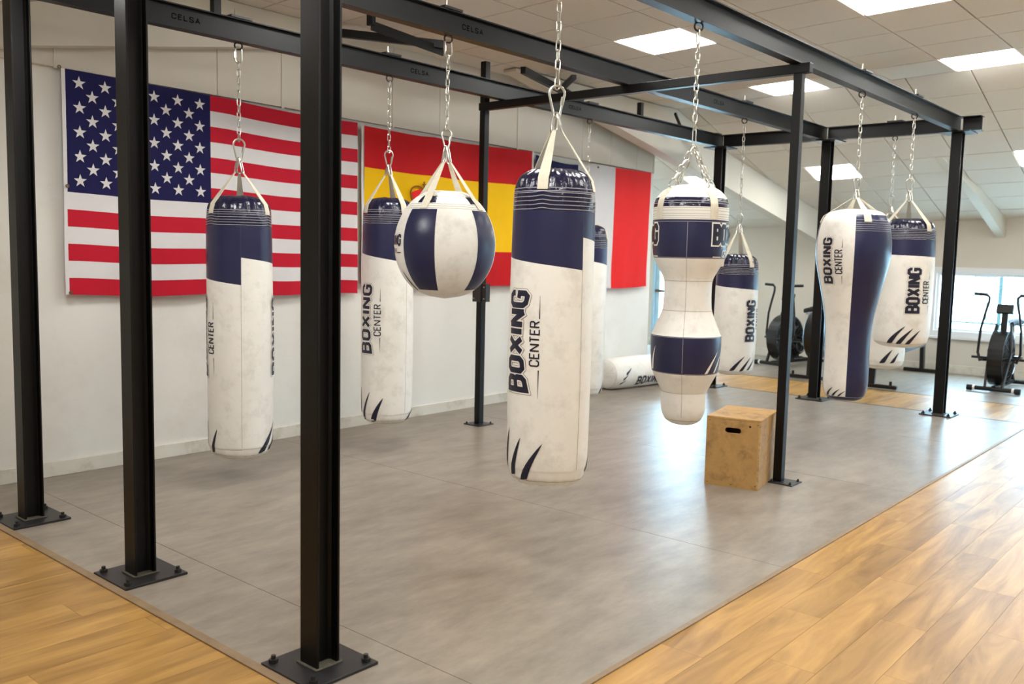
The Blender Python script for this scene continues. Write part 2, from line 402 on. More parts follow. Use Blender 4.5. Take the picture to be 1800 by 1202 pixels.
for zone, xl, yl in (('n', xl_near, yl_flat), ('f', xl_flat, yl_flat), ('s', xl_slope, yl_slope)):
    for xa, xb in zip(xl[:-1], xl[1:]):
        for ya, yb in zip(yl[:-1], yl[1:]):
            if yb < YR+.05 or ya > YL-.05: continue
            if xb < XE+.3 and ya > YW-.1: continue
            ya_, yb_ = max(ya, YR), min(yb, YL)
            if xb < XE+.3: yb_ = min(yb_, 3.404)
            L_ = is_light(zone, xa, ya)
            if L_:
                key = (round(L_[0], 3), round(L_[1], 3)); lab = LAB.get(key)
                cx, cy = (xa+xb)/2, (ya_+yb_)/2; zz = zc(cx, cy)
                t = thing('ceiling_light', lab or 'square ceiling light panel outside the photographed area', 'ceiling light', (cx, cy, zz), 0, 'recessed square ceiling lights')
                f = quad_slab(xa, xb, ya_, yb_, .004, .016, .003); d = quad_slab(xa, xb, ya_, yb_, -.002, .005, .018)
                for q, nm, mm in ((f, 'frame', frame_w), (d, 'diffuser', panel_light)):
                    q.v = [(x-cx, y-cy, z-zz) for x, y, z in q.v]; q.build(nm, mm, t)
                continue
            q = quad_slab(xa, xb, ya_, yb_, .0, .018, .0058)
            vis = any(in_view((x, y, zc(x, y)), 0) for x in (xa, (xa+xb)/2, xb) for y in (ya_, yb_))
            if vis and tcnt < 298: q.build('ceiling_tile', tile_m, ceiling); tcnt += 1
            else: trest.add(q.v, q.f)
o = trest.build('tile_field', tile_m, ceiling); o['kind'] = 'stuff'

# ------------------------------------------------------------------ steel rig
rig = thing('bag_rig', 'black steel bag rig of posts and overhead beams standing over the grey floor', 'steel frame', (0,0,0))
H, BH, BW = 2.80, .14, .073
def ibeam_col(x, y, z0, z1, name='post'):
    m = MB(); h = .05; t = .009; w = .0035
    m.box(x-h, x-h+t, y-h, y+h, z0, z1); m.box(x+h-t, x+h, y-h, y+h, z0, z1); m.box(x-h+t, x+h-t, y-w, y+w, z0, z1)
    for sx in (-1, 1):       # root fillets
        for sy in (-1, 1):
            xx = x+sx*(h-t); yy = y+sy*w
            vs = [(xx, yy, z0), (xx-sx*.011, yy, z0), (xx, yy+sy*.011, z0)]; vs += [(a, b, z1) for a, b, c in vs]
            m.add(vs, [(0,1,2),(3,5,4),(0,3,4,1),(1,4,5,2),(2,5,3,0)])
    return m.build(name, black_paint, rig, bevel=.0015)
hexn = MB().lathe([(0.0001,0),(.017,0),(.017,.014),(.0001,.014)], seg=6)
hexn.lathe([(.009,.014),(.009,.028),(.0001,.028)], seg=8)
hex_me = hexn.mesh('bolt', black_plate)
def base(p, x, y, s=.15, t=.012, weld=True):
    b = MB().box(x-s, x+s, y-s, y+s, 0, t).build('base_plate', black_plate, p, bevel=.002)
    k = s-.032 if s > .12 else s-.02
    for sx in (-1, 1):
        for sy in (-1, 1):
            o = link('bolt', hex_me, p, (x+sx*k, y+sy*k, t), (0,0,random.random()))
            if s < .12: o.scale = (.6,.6,.6)
    if weld:
        wd = MB()
        for (x0, x1, y0, y1) in ((x-.058, x+.058, y-.06, y-.05), (x-.062, x-.05, y-.058, y+.058), (x-.058, x+.058, y+.05, y+.06), (x+.05, x+.062, y-.058, y+.058)):
            wd.box(x0, x1, y0, y1, t, t+.006)
        wd.box(x-.04, x+.04, y-.05, y-.0035, t, t+.003)
        wd.build('weld', weld_m, p, bevel=.002)
cols = [(0, 2.567), (0, 1.337), (0, 0), (7.673, 2.567), (7.673, 1.295), (7.673, 0)]
for x, y in cols: base(ibeam_col(x, y, .012, H-(.012 if x > 5 else 0)), x, y)
for x, y in cols[3:]: MB().box(x-.15, x+.15, y-.14, y+.14, H-.012, H).build('cap_plate', black_paint, rig, bevel=.002)
def beam(y, x0, x1, z=H, along='x', web_t=.005):
    m = MB(); b = BW/2; t = .008
    if along == 'x':
        m.box(x0, x1, y-b, y+b, z, z+t); m.box(x0, x1, y-b, y+b, z+BH-t, z+BH); m.box(x0, x1, y-web_t/2, y+web_t/2, z+t, z+BH-t)
    else:
        m.box(y-b, y+b, x0, x1, z, z+t); m.box(y-b, y+b, x0, x1, z+BH-t, z+BH); m.box(y-web_t/2, y+web_t/2, x0, x1, z+t, z+BH-t)
    return m.build('beam', black_paint, rig, bevel=.001)
beams = {}
for y in (2.567, 1.337, 0): beams[y] = beam(y, -.14, 7.73)
beam(7.673, BW/2+.01, 1.337-BW/2, along='y'); beam(7.673, 1.337+BW/2, 2.567-BW/2, along='y')
# stub end of the front beam and back-corner stub
m = MB(); m.box(7.60, 7.74, -.21, -.037, H, H+.008); m.box(7.60, 7.74, -.21, -.037, H+BH-.008, H+BH); m.box(7.667, 7.673, -.21, -.037, H+.008, H+BH-.008)
m.build('beam_stub', black_paint, rig, bevel=.001)
m = MB(); m.box(7.60, 7.72, 2.58, 3.0, H+.155, H+.163); m.box(7.657, 7.663, 2.58, 2.95, H+BH, H+.155); m.box(7.6, 7.72, 2.95, 2.96, H+BH-.02, H+.24)
m.build('beam_stub', black_paint, rig)
# middle portal of square tube
cr = MB().box(3.826, 3.886, -.10, 2.835, H-.065, H-.001).build('crossbar', black_paint, rig, bevel=.004)
pf = MB().box(3.826, 3.886, -.052, .008, .008, H-.065).build('tube_post', black_paint, rig, bevel=.004)
base(pf, 3.856, -.068, .085, .008, False)
pb = MB().box(3.826, 3.886, 2.76, 2.82, .008, H-.065).box(3.826, 3.886, 2.76, 2.82, H-.001, 3.145).build('tube_post', black_paint, rig, bevel=.004)
base(pb, 3.856, 2.79, .095, .008, False)
br = MB(); br.box(3.818, 3.826, 2.70, 2.86, 1.09, 1.25); br.box(3.80, 3.93, 2.752, 2.76, 1.09, 1.25)
brk = br.build('bracket', black_plate, rig, bevel=.003)
for (a, b) in ((3.817, 2.72), (3.817, 2.84)):
    for z in (1.12, 1.22): MB().cyl((a, b, z), (a-.006, b, z), .006, 8).build('screw', zinc, brk)
# short posts and braces above the back beam
for x in (1.29, 6.29): MB().box(x-.025, x+.025, 2.765, 2.815, H+.1, 3.14).build('stub_post', black_paint, rig)
for x in (1.29, 6.29): MB().box(x-.03, x+.03, 2.6, 2.815, H+.1, H+.13).build('stub_arm', black_paint, rig)
def brace(a, b, w=.05, h=.06): MB().bar(a, b, w, h).build('brace', black_paint, rig, bevel=.003)
brace((3.12, 2.56, 3.12), (2.42, 3.30, 3.20)); brace((3.16, 2.60, 3.08), (2.44, 2.62, 3.14), .012, .07); brace((2.44, 2.62, 3.14), (2.44, 2.62, 3.26), .07, .03)
brace((4.13, 2.60, 3.10), (6.45, 3.36, 3.10)); brace((4.86, 2.60, 3.16), (5.05, 2.86, 3.13), .05, .04)
brace((7.0, 2.79, 3.12), (7.3, 2.85, 2.94), .025, .03)

# ---------------------------------------------------------------- lettering engine
GL = {  # strokes on a cell of height 1; (width, [(points, closed)...])
 'B': (.60, [([(0,0),(0,1),(.44,1),(.58,.89),(.58,.65),(.50,.53),(.60,.41),(.60,.12),(.46,0)],1), ([(0,.53),(.48,.53)],0)]),
 'O': (.60, [([(0,.15),(0,.85),(.14,1),(.46,1),(.60,.85),(.60,.15),(.46,0),(.14,0)],1)]),
 'X': (.66, [([(0,0),(.66,1)],0), ([(0,1),(.66,0)],0)]),
 'I': (.04, [([(.02,0),(.02,1)],0)]),
 'N': (.62, [([(0,0),(0,1)],0), ([(0,1),(.62,0)],0), ([(.62,0),(.62,1)],0)]),
 'G': (.60, [([(.60,.72),(.60,.86),(.46,1),(.14,1),(0,.85),(0,.15),(.14,0),(.46,0),(.60,.14),(.60,.46),(.34,.46)],0)]),
 'C': (.52, [([(.52,.70),(.52,.86),(.40,1),(.12,1),(0,.86),(0,.14),(.12,0),(.40,0),(.52,.14),(.52,.30)],0)]),
 'E': (.46, [([(.46,0),(0,0),(0,1),(.46,1)],0), ([(0,.52),(.38,.52)],0)]),
 'T': (.50, [([(.25,0),(.25,1)],0), ([(0,1),(.50,1)],0)]),
 'R': (.52, [([(0,0),(0,1),(.40,1),(.52,.88),(.52,.62),(.40,.50),(0,.50)],0), ([(.28,.50),(.54,0)],0)]),
 'L': (.44, [([(0,1),(0,0),(.44,0)],0)]),
 'S': (.50, [([(.50,.78),(.50,.88),(.38,1),(.12,1),(0,.88),(0,.64),(.12,.54),(.38,.46),(.50,.36),(.50,.12),(.38,0),(.12,0),(0,.12),(0,.24)],0)]),
 'A': (.56, [([(0,0),(.28,1),(.56,0)],0), ([(.12,.32),(.44,.32)],0)]),
}
def stroke_quads(pts, closed, w, step, ext=0):
    """thick polyline with mitred joints -> list of quads (4 points each)"""
    P = [Vector((p[0], p[1])) for p in pts]
    if not closed and ext:
        P[0] = P[0]-(P[1]-P[0]).normalized()*ext; P[-1] = P[-1]+(P[-1]-P[-2]).normalized()*ext
    n = len(P); Lf = []; Rf = []
    for i in range(n):
        a = P[i-1] if (closed or i > 0) else None; b = P[(i+1) % n] if (closed or i < n-1) else None
        d1 = (P[i]-a).normalized() if a is not None else None; d2 = (b-P[i]).normalized() if b is not None else None
        if d1 is None: d1 = d2
        if d2 is None: d2 = d1
        n1 = Vector((-d1.y, d1.x)); n2 = Vector((-d2.y, d2.x)); mm = (n1+n2)
        mm = mm.normalized() if mm.length > .01 else n1
        k = w/2/max(.5, mm.dot(n1)); Lf.append(P[i]+mm*k); Rf.append(P[i]-mm*k)
    out = []
    for i in range(n if closed else n-1):
        j = (i+1) % n; L = (P[j]-P[i]).length; c = max(1, int(math.ceil(L/step)))
        for q in range(c):
            t0, t1 = q/c, (q+1)/c
            out.append((Lf[i].lerp(Lf[j], t0), Rf[i].lerp(Rf[j], t0), Rf[i].lerp(Rf[j], t1), Lf[i].lerp(Lf[j], t1)))
    return out
def text_strokes(txt, h, length, wfrac, warp=0.0):
    """centre lines scaled so the word is `length` long and `h` high; origin at word start, baseline"""
    gap = .11+wfrac; wd = sum(GL[c][0] for c in txt)+gap*(len(txt)-1)+wfrac
    sx = length/wd; sw = wfrac*h*.95; res = []; x = wfrac/2
    for c in txt:
        gw, st = GL[c]
        for pts, cl in st:
            q = []
            for a, b in pts:
                X = (x+a)*sx; t = X/length*2-1
                k = 1+warp*(t*t-.35)
                q.append((X, (sw/2+b*(h-sw)-h)*k+h if warp else sw/2+b*(h-sw)))
            res.append((q, cl))
        x += gw+gap
    return res, sw
def decal(mb, quads, mapf):
    for q in quads: 
        w = (q[1]-q[0]).length; c = max(1, int(math.ceil(w/.022)))
        for k in range(c):
            t0, t1 = k/c, (k+1)/c
            mb.add([mapf(*q[0].lerp(q[1], t0)), mapf(*q[0].lerp(q[1], t1)), mapf(*q[3].lerp(q[2], t1)), mapf(*q[3].lerp(q[2], t0))], [(0,1,2,3)])

# mill mark on the beam webs
for y, x in ((2.567, .86), (2.567, 2.78), (2.567, 4.75), (1.337, 2.06), (1.337, 5.2)):
    st, w = text_strokes('CELSA', .034, .19, .2); mb = MB()
    for pts, cl in st: decal(mb, stroke_quads(pts, cl, w*.8, .05), lambda a, b, X=x, Y=y: (X+a, Y-.0042, 2.855+b))
    mb.build('mill_mark', emboss_m, beams[y])

# ------------------------------------------------------------------ hardware meshes shared by all bags
def oval_pts(L, w, n=5):
    r = w/2; s = L/2-r; pts = []
    for k in range(n+1): a = pi*k/n; pts.append((r*cos(a), 0, s+r*sin(a)))
    for k in range(n+1): a = pi+pi*k/n; pts.append((r*cos(a), 0, -s+r*sin(a)))
    return pts
link_me = MB().tube(oval_pts(.052, .0215, 5), .0034, 6, closed=True).mesh('chain_link', zinc, True)
biglink_me = MB().tube(oval_pts(.098, .042, 6), .0052, 8, closed=True).cyl((-.021,0,-.018), (-.021,0,.018), .0085, 6).mesh('quick_link', zinc, True)
def pear_me(L, w):
    pts = []; r = w/2
    for k in range(9): a = pi*k/8; pts.append((r*cos(a), 0, L/2-r+r*sin(a)))
    rb = r*.42
    for k in range(7): a = pi+pi*k/6; pts.append((rb*cos(a), 0, -L/2+rb+rb*sin(a)))
    mb = MB().tube(pts, .0052, 8, closed=True); mb.cyl((r*.62,0,-L*.12), (r*.78,0,L*.14), .0078, 6)
    return mb.mesh('carabiner', zinc, True)
carab_me = pear_me(.118, .062)
hook_me = MB().tube(oval_pts(.082, .024, 5), .0042, 6, closed=True).cyl((.012,0,-.014), (.012,0,.014), .0066, 6).mesh('snap_hook', zinc, True)
eye_me = MB().tube([(.024*cos(2*pi*k/14), 0, .024*sin(2*pi*k/14)) for k in range(14)], .0055, 7, closed=True).mesh('eye_bolt', darksteel, True)
clamp = MB().box(-.075, .075, -.045, .045, 0, .014); clamp_me = clamp.mesh('clamp_plate', black_plate)
nut_me = MB().lathe([(.0001,0),(.013,0),(.013,.012),(.006,.012),(.006,.05),(.0001,.05)], seg=8).mesh('nut', zinc)

def cat(P, n):
    """Catmull-Rom through profile points (r,z)"""
    out = []; m = len(P)
    for i in range(m-1):
        p0, p1, p2, p3 = P[max(i-1,0)], P[i], P[i+1], P[min(i+2,m-1)]
        for k in range(n):
            t = k/n
            out.append(tuple(.5*((2*p1[c])+(-p0[c]+p2[c])*t+(2*p0[c]-5*p1[c]+4*p2[c]-p3[c])*t*t+(-p0[c]+3*p1[c]-3*p2[c]+p3[c])*t**3) for c in (0,1)))
    out.append(P[-1]); return [(max(r,.0005), z) for r, z in out]
class Surf:
    """surface of revolution with lumps; z is monotone from bottom to top, angle in degrees relative to the side facing the viewer"""
    def __init__(s, prof, ph, seed, pucker=.004, top_p=.012, rot=0):
        s.P = prof; s.ph = ph; rnd = random.Random(seed); s.pk = pucker; s.tp = top_p
        s.w = [(rnd.randint(2, 4), rnd.uniform(0, 6.28), .0022), (rnd.randint(11, 15), rnd.uniform(0, 6.28), 0)]
        s.rr = [(rnd.choice((17, 23, 29, 37)), rnd.uniform(0, 6.28), rnd.uniform(.3, 1)) for _ in range(5)]
        s.zb, s.zt = prof[0][1], prof[-1][1]; s.n = len(prof)
    def tz(s, z):
        """parameter (index) for height z"""
        P = s.P
        if z <= P[0][1]: return 0.0
        for i in range(len(P)-1):
            if P[i][1] <= z <= P[i+1][1]: return i+(z-P[i][1])/max(1e-9, P[i+1][1]-P[i][1])
        return float(len(P)-1)
    def at(s, al, t, off=0):
        i = min(int(t), s.n-2); f = t-i; r = s.P[i][0]*(1-f)+s.P[i+1][0]*f; z = s.P[i][1]*(1-f)+s.P[i+1][1]*f
        dr = s.P[i+1][0]-s.P[i][0]; dz = s.P[i+1][1]-s.P[i][1]; L = sqrt(dr*dr+dz*dz)+1e-9; nr, nz = dz/L, -dr/L
        th = radians(al); d = off
        if s.pk:
            d += sum(a*cos(n*th+p+z*3) for n, p, a in s.w)*min(1, r/.1)
            hb = max(0, 1-(z-s.zb)/.13); ht = max(0, 1-(s.zt-z)/.17)
            rp = sum(a*cos(n*th+p) for n, p, a in s.rr)/3
            d += (s.pk*hb*hb*(1 if hb < .9 else .5)+s.tp*ht*(1-abs(2*ht-1.1)*.6)*.8)*rp*min(1, r/.1)
        r += d*nr; z += d*nz; a = s.ph+th
        return (r*cos(a), r*sin(a), z)
    def z(s, al, z, off=0): return s.at(al, s.tz(z), off)
    def panel(s, a0, a1, t0, t1, name, m, parent, step=3.75):
        f0 = t0 if callable(t0) else (lambda a: t0); f1 = t1 if callable(t1) else (lambda a: t1)
        na = max(1, int(round((a1-a0)/step))); K = max(2, int(abs(f1(a0)-f0(a0)))+2); vs = []; fs = []
        for i in range(na+1):
            a = a0+(a1-a0)*i/na
            for k in range(K+1): vs.append(s.at(a, f0(a)+(f1(a)-f0(a))*k/K))
        for i in range(na):
            for k in range(K): fs.append((i*(K+1)+k, (i+1)*(K+1)+k, (i+1)*(K+1)+k+1, i*(K+1)+k+1))
        mb = MB().add(vs, fs); me = bpy.data.meshes.new(name); me.from_pydata(mb.v, [], mb.f)
        for p in me.polygons: p.use_smooth = True
        bm = bmesh.new(); bm.from_mesh(me); bmesh.ops.remove_doubles(bm, verts=bm.verts, dist=.0003)
        for f in bm.faces: f.smooth = True
        bm.to_mesh(me); bm.free(); me.materials.append(m)
        return link(name, me, parent)
    def line(s, mb, pts, w=.003, off=.0018):
        """ribbon drawn on the surface through (angle, z) points"""
        P = [(a, z) for a, z in pts]
        for (a0, z0), (a1, z1) in zip(P[:-1], P[1:]):
            r = s.P[min(int(s.tz((z0+z1)/2)), s.n-1)][0]+1e-6
            dx = radians(a1-a0)*r; dz = z1-z0; L = sqrt(dx*dx+dz*dz)+1e-9
            px_, pz = -dz/L*w/2, dx/L*w/2; da = math.degrees(px_/r)
            mb.add([s.z(a0-da, z0-pz, off), s.z(a1-da, z1-pz, off), s.z(a1+da, z1+pz, off), s.z(a0+da, z0+pz, off)], [(0,1,2,3)])
    def ring(s, mb, z, a0=0, a1=360, w=.0028, bumps=()):
        n = 72; pts = []
        for i in range(n+1):
            a = a0+(a1-a0)*i/n; zz = z
            for b in bumps: zz += .006*math.exp(-(((a-b+180) % 360-180)/9)**2)
            pts.append((a, zz))
        s.line(mb, pts, w, .002)

def logo_vertical(s, parent, a_left, a_right, z0, z1, center=None, lines=(), warp=.22, scale=1.0):
    """BOXING reading upwards between two angles (letter tops on the left), CENTER beside it"""
    zm = (z0+z1)/2; r = s.P[int(s.tz(zm))][0]; h = radians(a_right-a_left)*r; L = z1-z0; g = .0085*scale
    st, w = text_strokes('BOXING', h*.86, L-2*g, .225, warp)
    def mp(off):
        def f(a, b):
            z = z0+g+a; rr = s.P[min(int(s.tz(z)), s.n-1)][0]
            return s.z(a_right-h*.07/rr*57.3-math.degrees(b/rr), z, off)
        return f
    for nm, mm, ww, off in (('logo_edge', brown_ink, w+2*g, .0016), ('logo_backing', clean_vinyl, w+2*g-.0032*scale, .0023), ('lettering', ink, w, .0031)):
        mb = MB()
        for pts, cl in st:
            decal(mb, stroke_quads(pts, cl, ww, .02, (ww-w)/2), mp(off+random.random()*0))
        mb.build(nm, mm, parent)
    if center:
        c0, c1, za, zb = center; rr = r; hh = radians(c1-c0)*rr
        st, w = text_strokes('CENTER', hh, zb-za, .135); mb = MB()
        for pts, cl in st:
            decal(mb, stroke_quads(pts, cl, w, .02), lambda a, b: s.z(c1-math.degrees(b/rr), za+a, .0022))
        mb.build('lettering', ink, parent)
        for (al, zA, zB) in lines:   # tapering rules
            n = 4; mb = MB()
            for k in range(n):
                t0, t1 = k/n, (k+1)/n; w0, w1 = .0045*(1-t0)+.0008, .0045*(1-t1)+.0008
                d0, d1 = math.degrees(w0/2/rr), math.degrees(w1/2/rr); y0, y1 = zA+(zB-zA)*t0, zA+(zB-zA)*t1
                mb.add([s.z(al-d0, y0, .002), s.z(al+d0, y0, .002), s.z(al+d1, y1, .002), s.z(al-d1, y1, .002)], [(0,1,2,3)])
            mb.build('rule_line', ink, parent)
def logo_horizontal(s, parent, a0, a1, z0, z1, body=clean_vinyl, txt=ink, sub=None):
    zm = (z0+z1)/2; r = s.P[int(s.tz(zm))][0]; L = radians(a1-a0)*r; h = z1-z0; g = h*.07
    st, w = text_strokes('BOXING', h, L, .24)
    for nm, mm, ww, off in (('logo_backing', body, w+2*g, .0018), ('lettering', txt, w, .0028)):
        mb = MB()
        for pts, cl in st: decal(mb, stroke_quads(pts, cl, ww, .02, (ww-w)/2), lambda a, b: s.z(a0+math.degrees(a/r), z0+b, off))
        mb.build(nm, mm, parent)
    if sub:
        m = sub; hh = h*.36; st, w = text_strokes('CENTER', hh, L*.46, .15); mb = MB(); zb = z0-hh*1.6; am = a0+math.degrees(L*.27/r)
        for pts, cl in st: decal(mb, stroke_quads(pts, cl, w, .02), lambda a, b: s.z(am+math.degrees(a/r), zb+b, .002))
        mb.build('lettering', m, parent)
        for x0, x1 in ((.02, .24), (.76, .98)):
            mb = MB(); s.line(mb, [(a0+math.degrees(L*(x0+(x1-x0)*k/3)/r), zb+.002) for k in range(4)], .005); mb.build('rule_line', m, parent)
def claws(s, parent, items, m=ink):
    """items: (tip angle, tip z, foot angle, foot z, foot width)"""
    for at_, zt, af, zf, w in items:
        mb = MB(); n = 7; r = s.P[int(s.tz((zt+zf)/2))][0]; prev = None
        for k in range(n+1):
            t = k/n; a = at_+(af-at_)*(t+.06*sin(pi*t)); z = zt+(zf-zt)*t; hw = math.degrees((w/2*(t**.7)*(1-.25*max(0, t-.8)*5*.5)+.0004)/r)
            cur = (s.z(a-hw, z, .0022), s.z(a, z, .0024), s.z(a+hw, z+w*.12*t, .0022))
            if prev: mb.add([prev[0], prev[1], cur[1], cur[0], prev[2], cur[2]], [(0,1,2,3),(1,4,5,2)])
            prev = cur
        mb.build('claw_mark', m, parent)

def strap(s, parent, al, zh, z_end, w=.048, hr=.022, rfac=.93, m=strap_m, ztop_off=.015):
    """webbing from the hook down over the shoulder, sewn flat to the side"""
    th = s.ph+radians(al); ur = Vector((cos(th), sin(th), 0)); ut = Vector((-sin(th), cos(th), 0))
    zt = s.zt-ztop_off; rmax = max(r for r, z in s.P)
    pts = []
    P0 = ur*hr+Vector((0,0,zh))
    # shoulder contact
    tsh = s.tz(zt-.045); psh = Vector(s.at(al, tsh, .006))
    n1 = 9
    for k in range(n1+1):
        t = k/n1; p = P0.lerp(psh, t); wid = .016+(w-.016)*min(1, t*1.15)**.8
        pts.append((p, wid))
    n2 = 6
    for k in range(1, n2+1):
        z = (zt-.045)+(z_end-(zt-.045))*k/n2; pts.append((Vector(s.z(al, z, .0045)), w))
    mb = MB(); vs = []
    for i, (p, wid) in enumerate(pts):
        a = pts[max(0, i-1)][0]; b = pts[min(len(pts)-1, i+1)][0]; d = (b-a).normalized(); nn = d.cross(ut).normalized()*.0017
        if nn.dot(ur) < 0: nn = -nn
        sp = ut*wid/2
        on = i > n1
        def cv(q, sg):      # follow the round side where sewn
            if not on: return q
            rr = max(.03, Vector((p.x, p.y)).length); return q-ur*((wid/2)**2/(2*rr))
        vs += [cv(p-sp, 0)-nn, cv(p+sp, 0)-nn, cv(p+sp, 0)+nn, cv(p-sp, 0)+nn, p+nn*1.0, p-nn*1.0]
    fs = []; n = len(pts)
    for i in range(n-1):
        o, q = i*6, i*6+6
        for (x, y) in ((0,5),(5,1),(1,2),(2,4),(4,3),(3,0)): fs.append((o+x, o+y, q+y, q+x))
    fs += [(0,5,1,2,4,3), tuple(6*(n-1)+k for k in (3,4,2,1,5,0))]
    mb.add(vs, fs); o = mb.build('strap', m, parent, True)
    return ur
def hanger(t, s, zring, zch, zcar, zcarb, zhk, straps, z_end, yaw=0, beam_loc=None, ql=False, w=.048, rotated=0):
    """eye, chain, pear carabiner, hooks and straps of a bag; t at the bag axis, floor level"""
    ph = s.ph if s else 0
    o = link('eye_bolt', eye_me, t, (0,0,H-.02), (0,0,ph+pi/2+.25))
    ztop = H-.038
    if ql:
        link('quick_link', biglink_me, t, (0,0,ztop-.040), (0,0,ph+.35+pi/2)); ztop -= .083
    L = ztop-(zcar-.004); n = max(3, int(round(L/.043))); p = L/n; sc = p/.0445
    for k in range(n):
        o = link('chain_link', link_me, t, (random.uniform(-.001,.001), 0, ztop-p*(k+.5)), (0, random.uniform(-.06,.06), ph+.5+(k%2)*pi/2+random.uniform(-.12,.12)))
        o.scale = (1, 1, sc)
    hc = zcar-zcarb; o = link('carabiner', carab_me, t, (0,0,(zcar+zcarb)/2), (0,0,ph+pi/2)); o.scale = (max(.8, min(1.25, hc/.105)), 1, (hc+.02)/.118)
    for al in straps:
        th = ph+radians(al); Lh = zcarb-zhk+.02
        top = Vector((cos(th)*.004, sin(th)*.004, zcarb+.008)); bot = Vector((cos(th)*.028, sin(th)*.028, zhk-.004))
        d = top-bot; mid = (top+bot)/2; q = d.to_track_quat('Z', 'Y')
        h = link('snap_hook', hook_me, t, mid); h.rotation_mode = 'QUATERNION'; h.rotation_quaternion = q; h.scale = (1, 1, d.length/.078)
        strap(s, t, al, zhk, z_end, w=w, hr=.028)
    # clamp on top of the beam belongs to the rig
    if beam_loc:
        x, y = beam_loc
        rz = 0 if abs(x-7.673) > .1 else pi/2
        link('clamp_plate', clamp_me, rig, (x, y, H+BH), (0,0,rz)); link('nut', nut_me, rig, (x-.02, y, H+BH+.014))

def bag_profile(r, zb, zt, dome=.055, bot=.05, bulge=.006):
    """rounded heavy-bag profile, bottom to top"""
    return cat([(0, zb), (r*.4, zb+.005), (r*.70, zb+.019), (r*.89, zb+.045), (r*.955, zb+.085), (r*.99, zb+.15), (r+bulge*.5, zb+.35*(zt-zb)),
                (r+bulge*.2, zb+.6*(zt-zb)), (r*.995, zt-.30), (r*.985, zt-.19), (r*.975, zt-.13), (r*.935, zt-.08), (r*.83, zt-.038), (r*.6, zt-.012), (r*.3, zt-.003), (0, zt)], 5)
def heavy_bag(name, label, pos, phi, r, zb, zt, seam, znav, z_hard, straps, logos=(), claw=(), st=None, z_end=None, seed=1, ql=False, dome=.0, group=None, seamline=True, flipseam=False):
    x, y = pos
    t = thing(name, label, 'punching bag', (x, y, 0), 0, group)
    s = Surf(bag_profile(r, zb, zt), radians(phi), seed)
    zlo, zhi = znav     # navy lower edge left of the seam / right of the seam
    zf = lambda a: s.tz(zhi+(zlo-zhi)*(a-seam)/360)
    s.panel(seam, seam+360, 0, zf, 'cover', white_vinyl, t)
    zc2 = st[1]-.006
    tcol = s.tz(zc2)
    s.panel(seam, seam+360, zf, tcol, 'upper_panel', navy_vinyl, t)
    s.panel(seam, seam+360, tcol, s.n-1.0, 'collar', navy_gloss, t)
    mb = MB(); z0, z1 = st
    for k in range(5): s.ring(mb, z1+(z0-z1)*k/4, bumps=straps)
    s.ring(mb, zt-.098); s.ring(mb, zt-.112)
    mb.build('stitching', stitch_m, t)
    if seamline:
        mb = MB(); n = 24; s.line(mb, [(seam, zb+.1+(zlo-zb-.1)*k/n) for k in range(n+1)], .0022, .0012); mb.build('side_seam', seam_m, t)
        mb = MB(); s.line(mb, [(seam, zlo+(z1-zlo)*k/8) for k in range(9)], .002, .0012); mb.build('side_seam', navyseam_m, t)
    mb = MB(); s.ring(mb, zb+.047, w=.002); mb.build('bottom_seam', seam_m, t)
    zring, zch, zcar, zcarb, zhk = z_hard
    hanger(t, s, zring, zch, zcar, zcarb, zhk, straps, z_end, beam_loc=pos, ql=ql)
    for lg in logos: logo_vertical(s, t, **lg)
    claws(s, t, [(a, b, c, d, e*1.35) for a, b, c, d, e in claw])
    return t, s

# ------------------------------------------------------------------ the bags
def cm(lst, z0, z1, w=.022):   # claw list from (tip angle, foot angle) with shared heights
    return [(a, z0-.0*i, b, z1, w) for i, (a, b) in enumerate(lst)]
# A: left bag before the star-spangled flag
heavy_bag('heavy_bag', 'long white and navy punching bag in front of the striped part of the American flag', (1.312, 2.567), -122.5, .205, .142, 1.845, 2,
          (1.28, 1.452), (2.78, 2.666, 2.192, 2.074, 1.992), (-58, 58, 178), ql=True,
          logos=[dict(a_left=-112, a_right=-72, z0=.683, z1=1.215, center=(-68, -49, .84, 1.04), lines=((-50, .815, .71), (-51, 1.06, 1.17)), scale=1.1),
                 dict(a_left=64, a_right=102, z0=.683, z1=1.205, center=(106, 124, .84, 1.04), lines=(), scale=1.1)],
          claw=[(-45, .36, -62, .20, .03), (-80, .42, -92, .22, .04), (84, .38, 42, .195, .05), (98, .33, 66, .20, .035), (120, .3, 84, .2, .03)],
          st=(1.72, 1.655), z_end=1.725, seed=11)
# B: second bag, before the Spanish flag
heavy_bag('heavy_bag', 'long white and navy punching bag hanging behind the round bag', (2.575, 2.567), -131.4, .192, .208, 1.91, 45,
          (1.43, 1.62), (2.78, 2.73, 2.246, 2.142, 2.075), (-62, 38, 165),
          logos=[dict(a_left=-72, a_right=-35, z0=.746, z1=1.276, center=(-31, -14, .889, 1.122), lines=((-16, .876, .772), (-16, 1.143, 1.242)), scale=1.1)],
          claw=[(-40, .47, -66, .25, .028), (-8, .43, -34, .245, .042), (-75, .5, -80, .3, .03), (80, .33, 58, .25, .03)],
          st=(1.775, 1.715), z_end=1.79, seed=12)
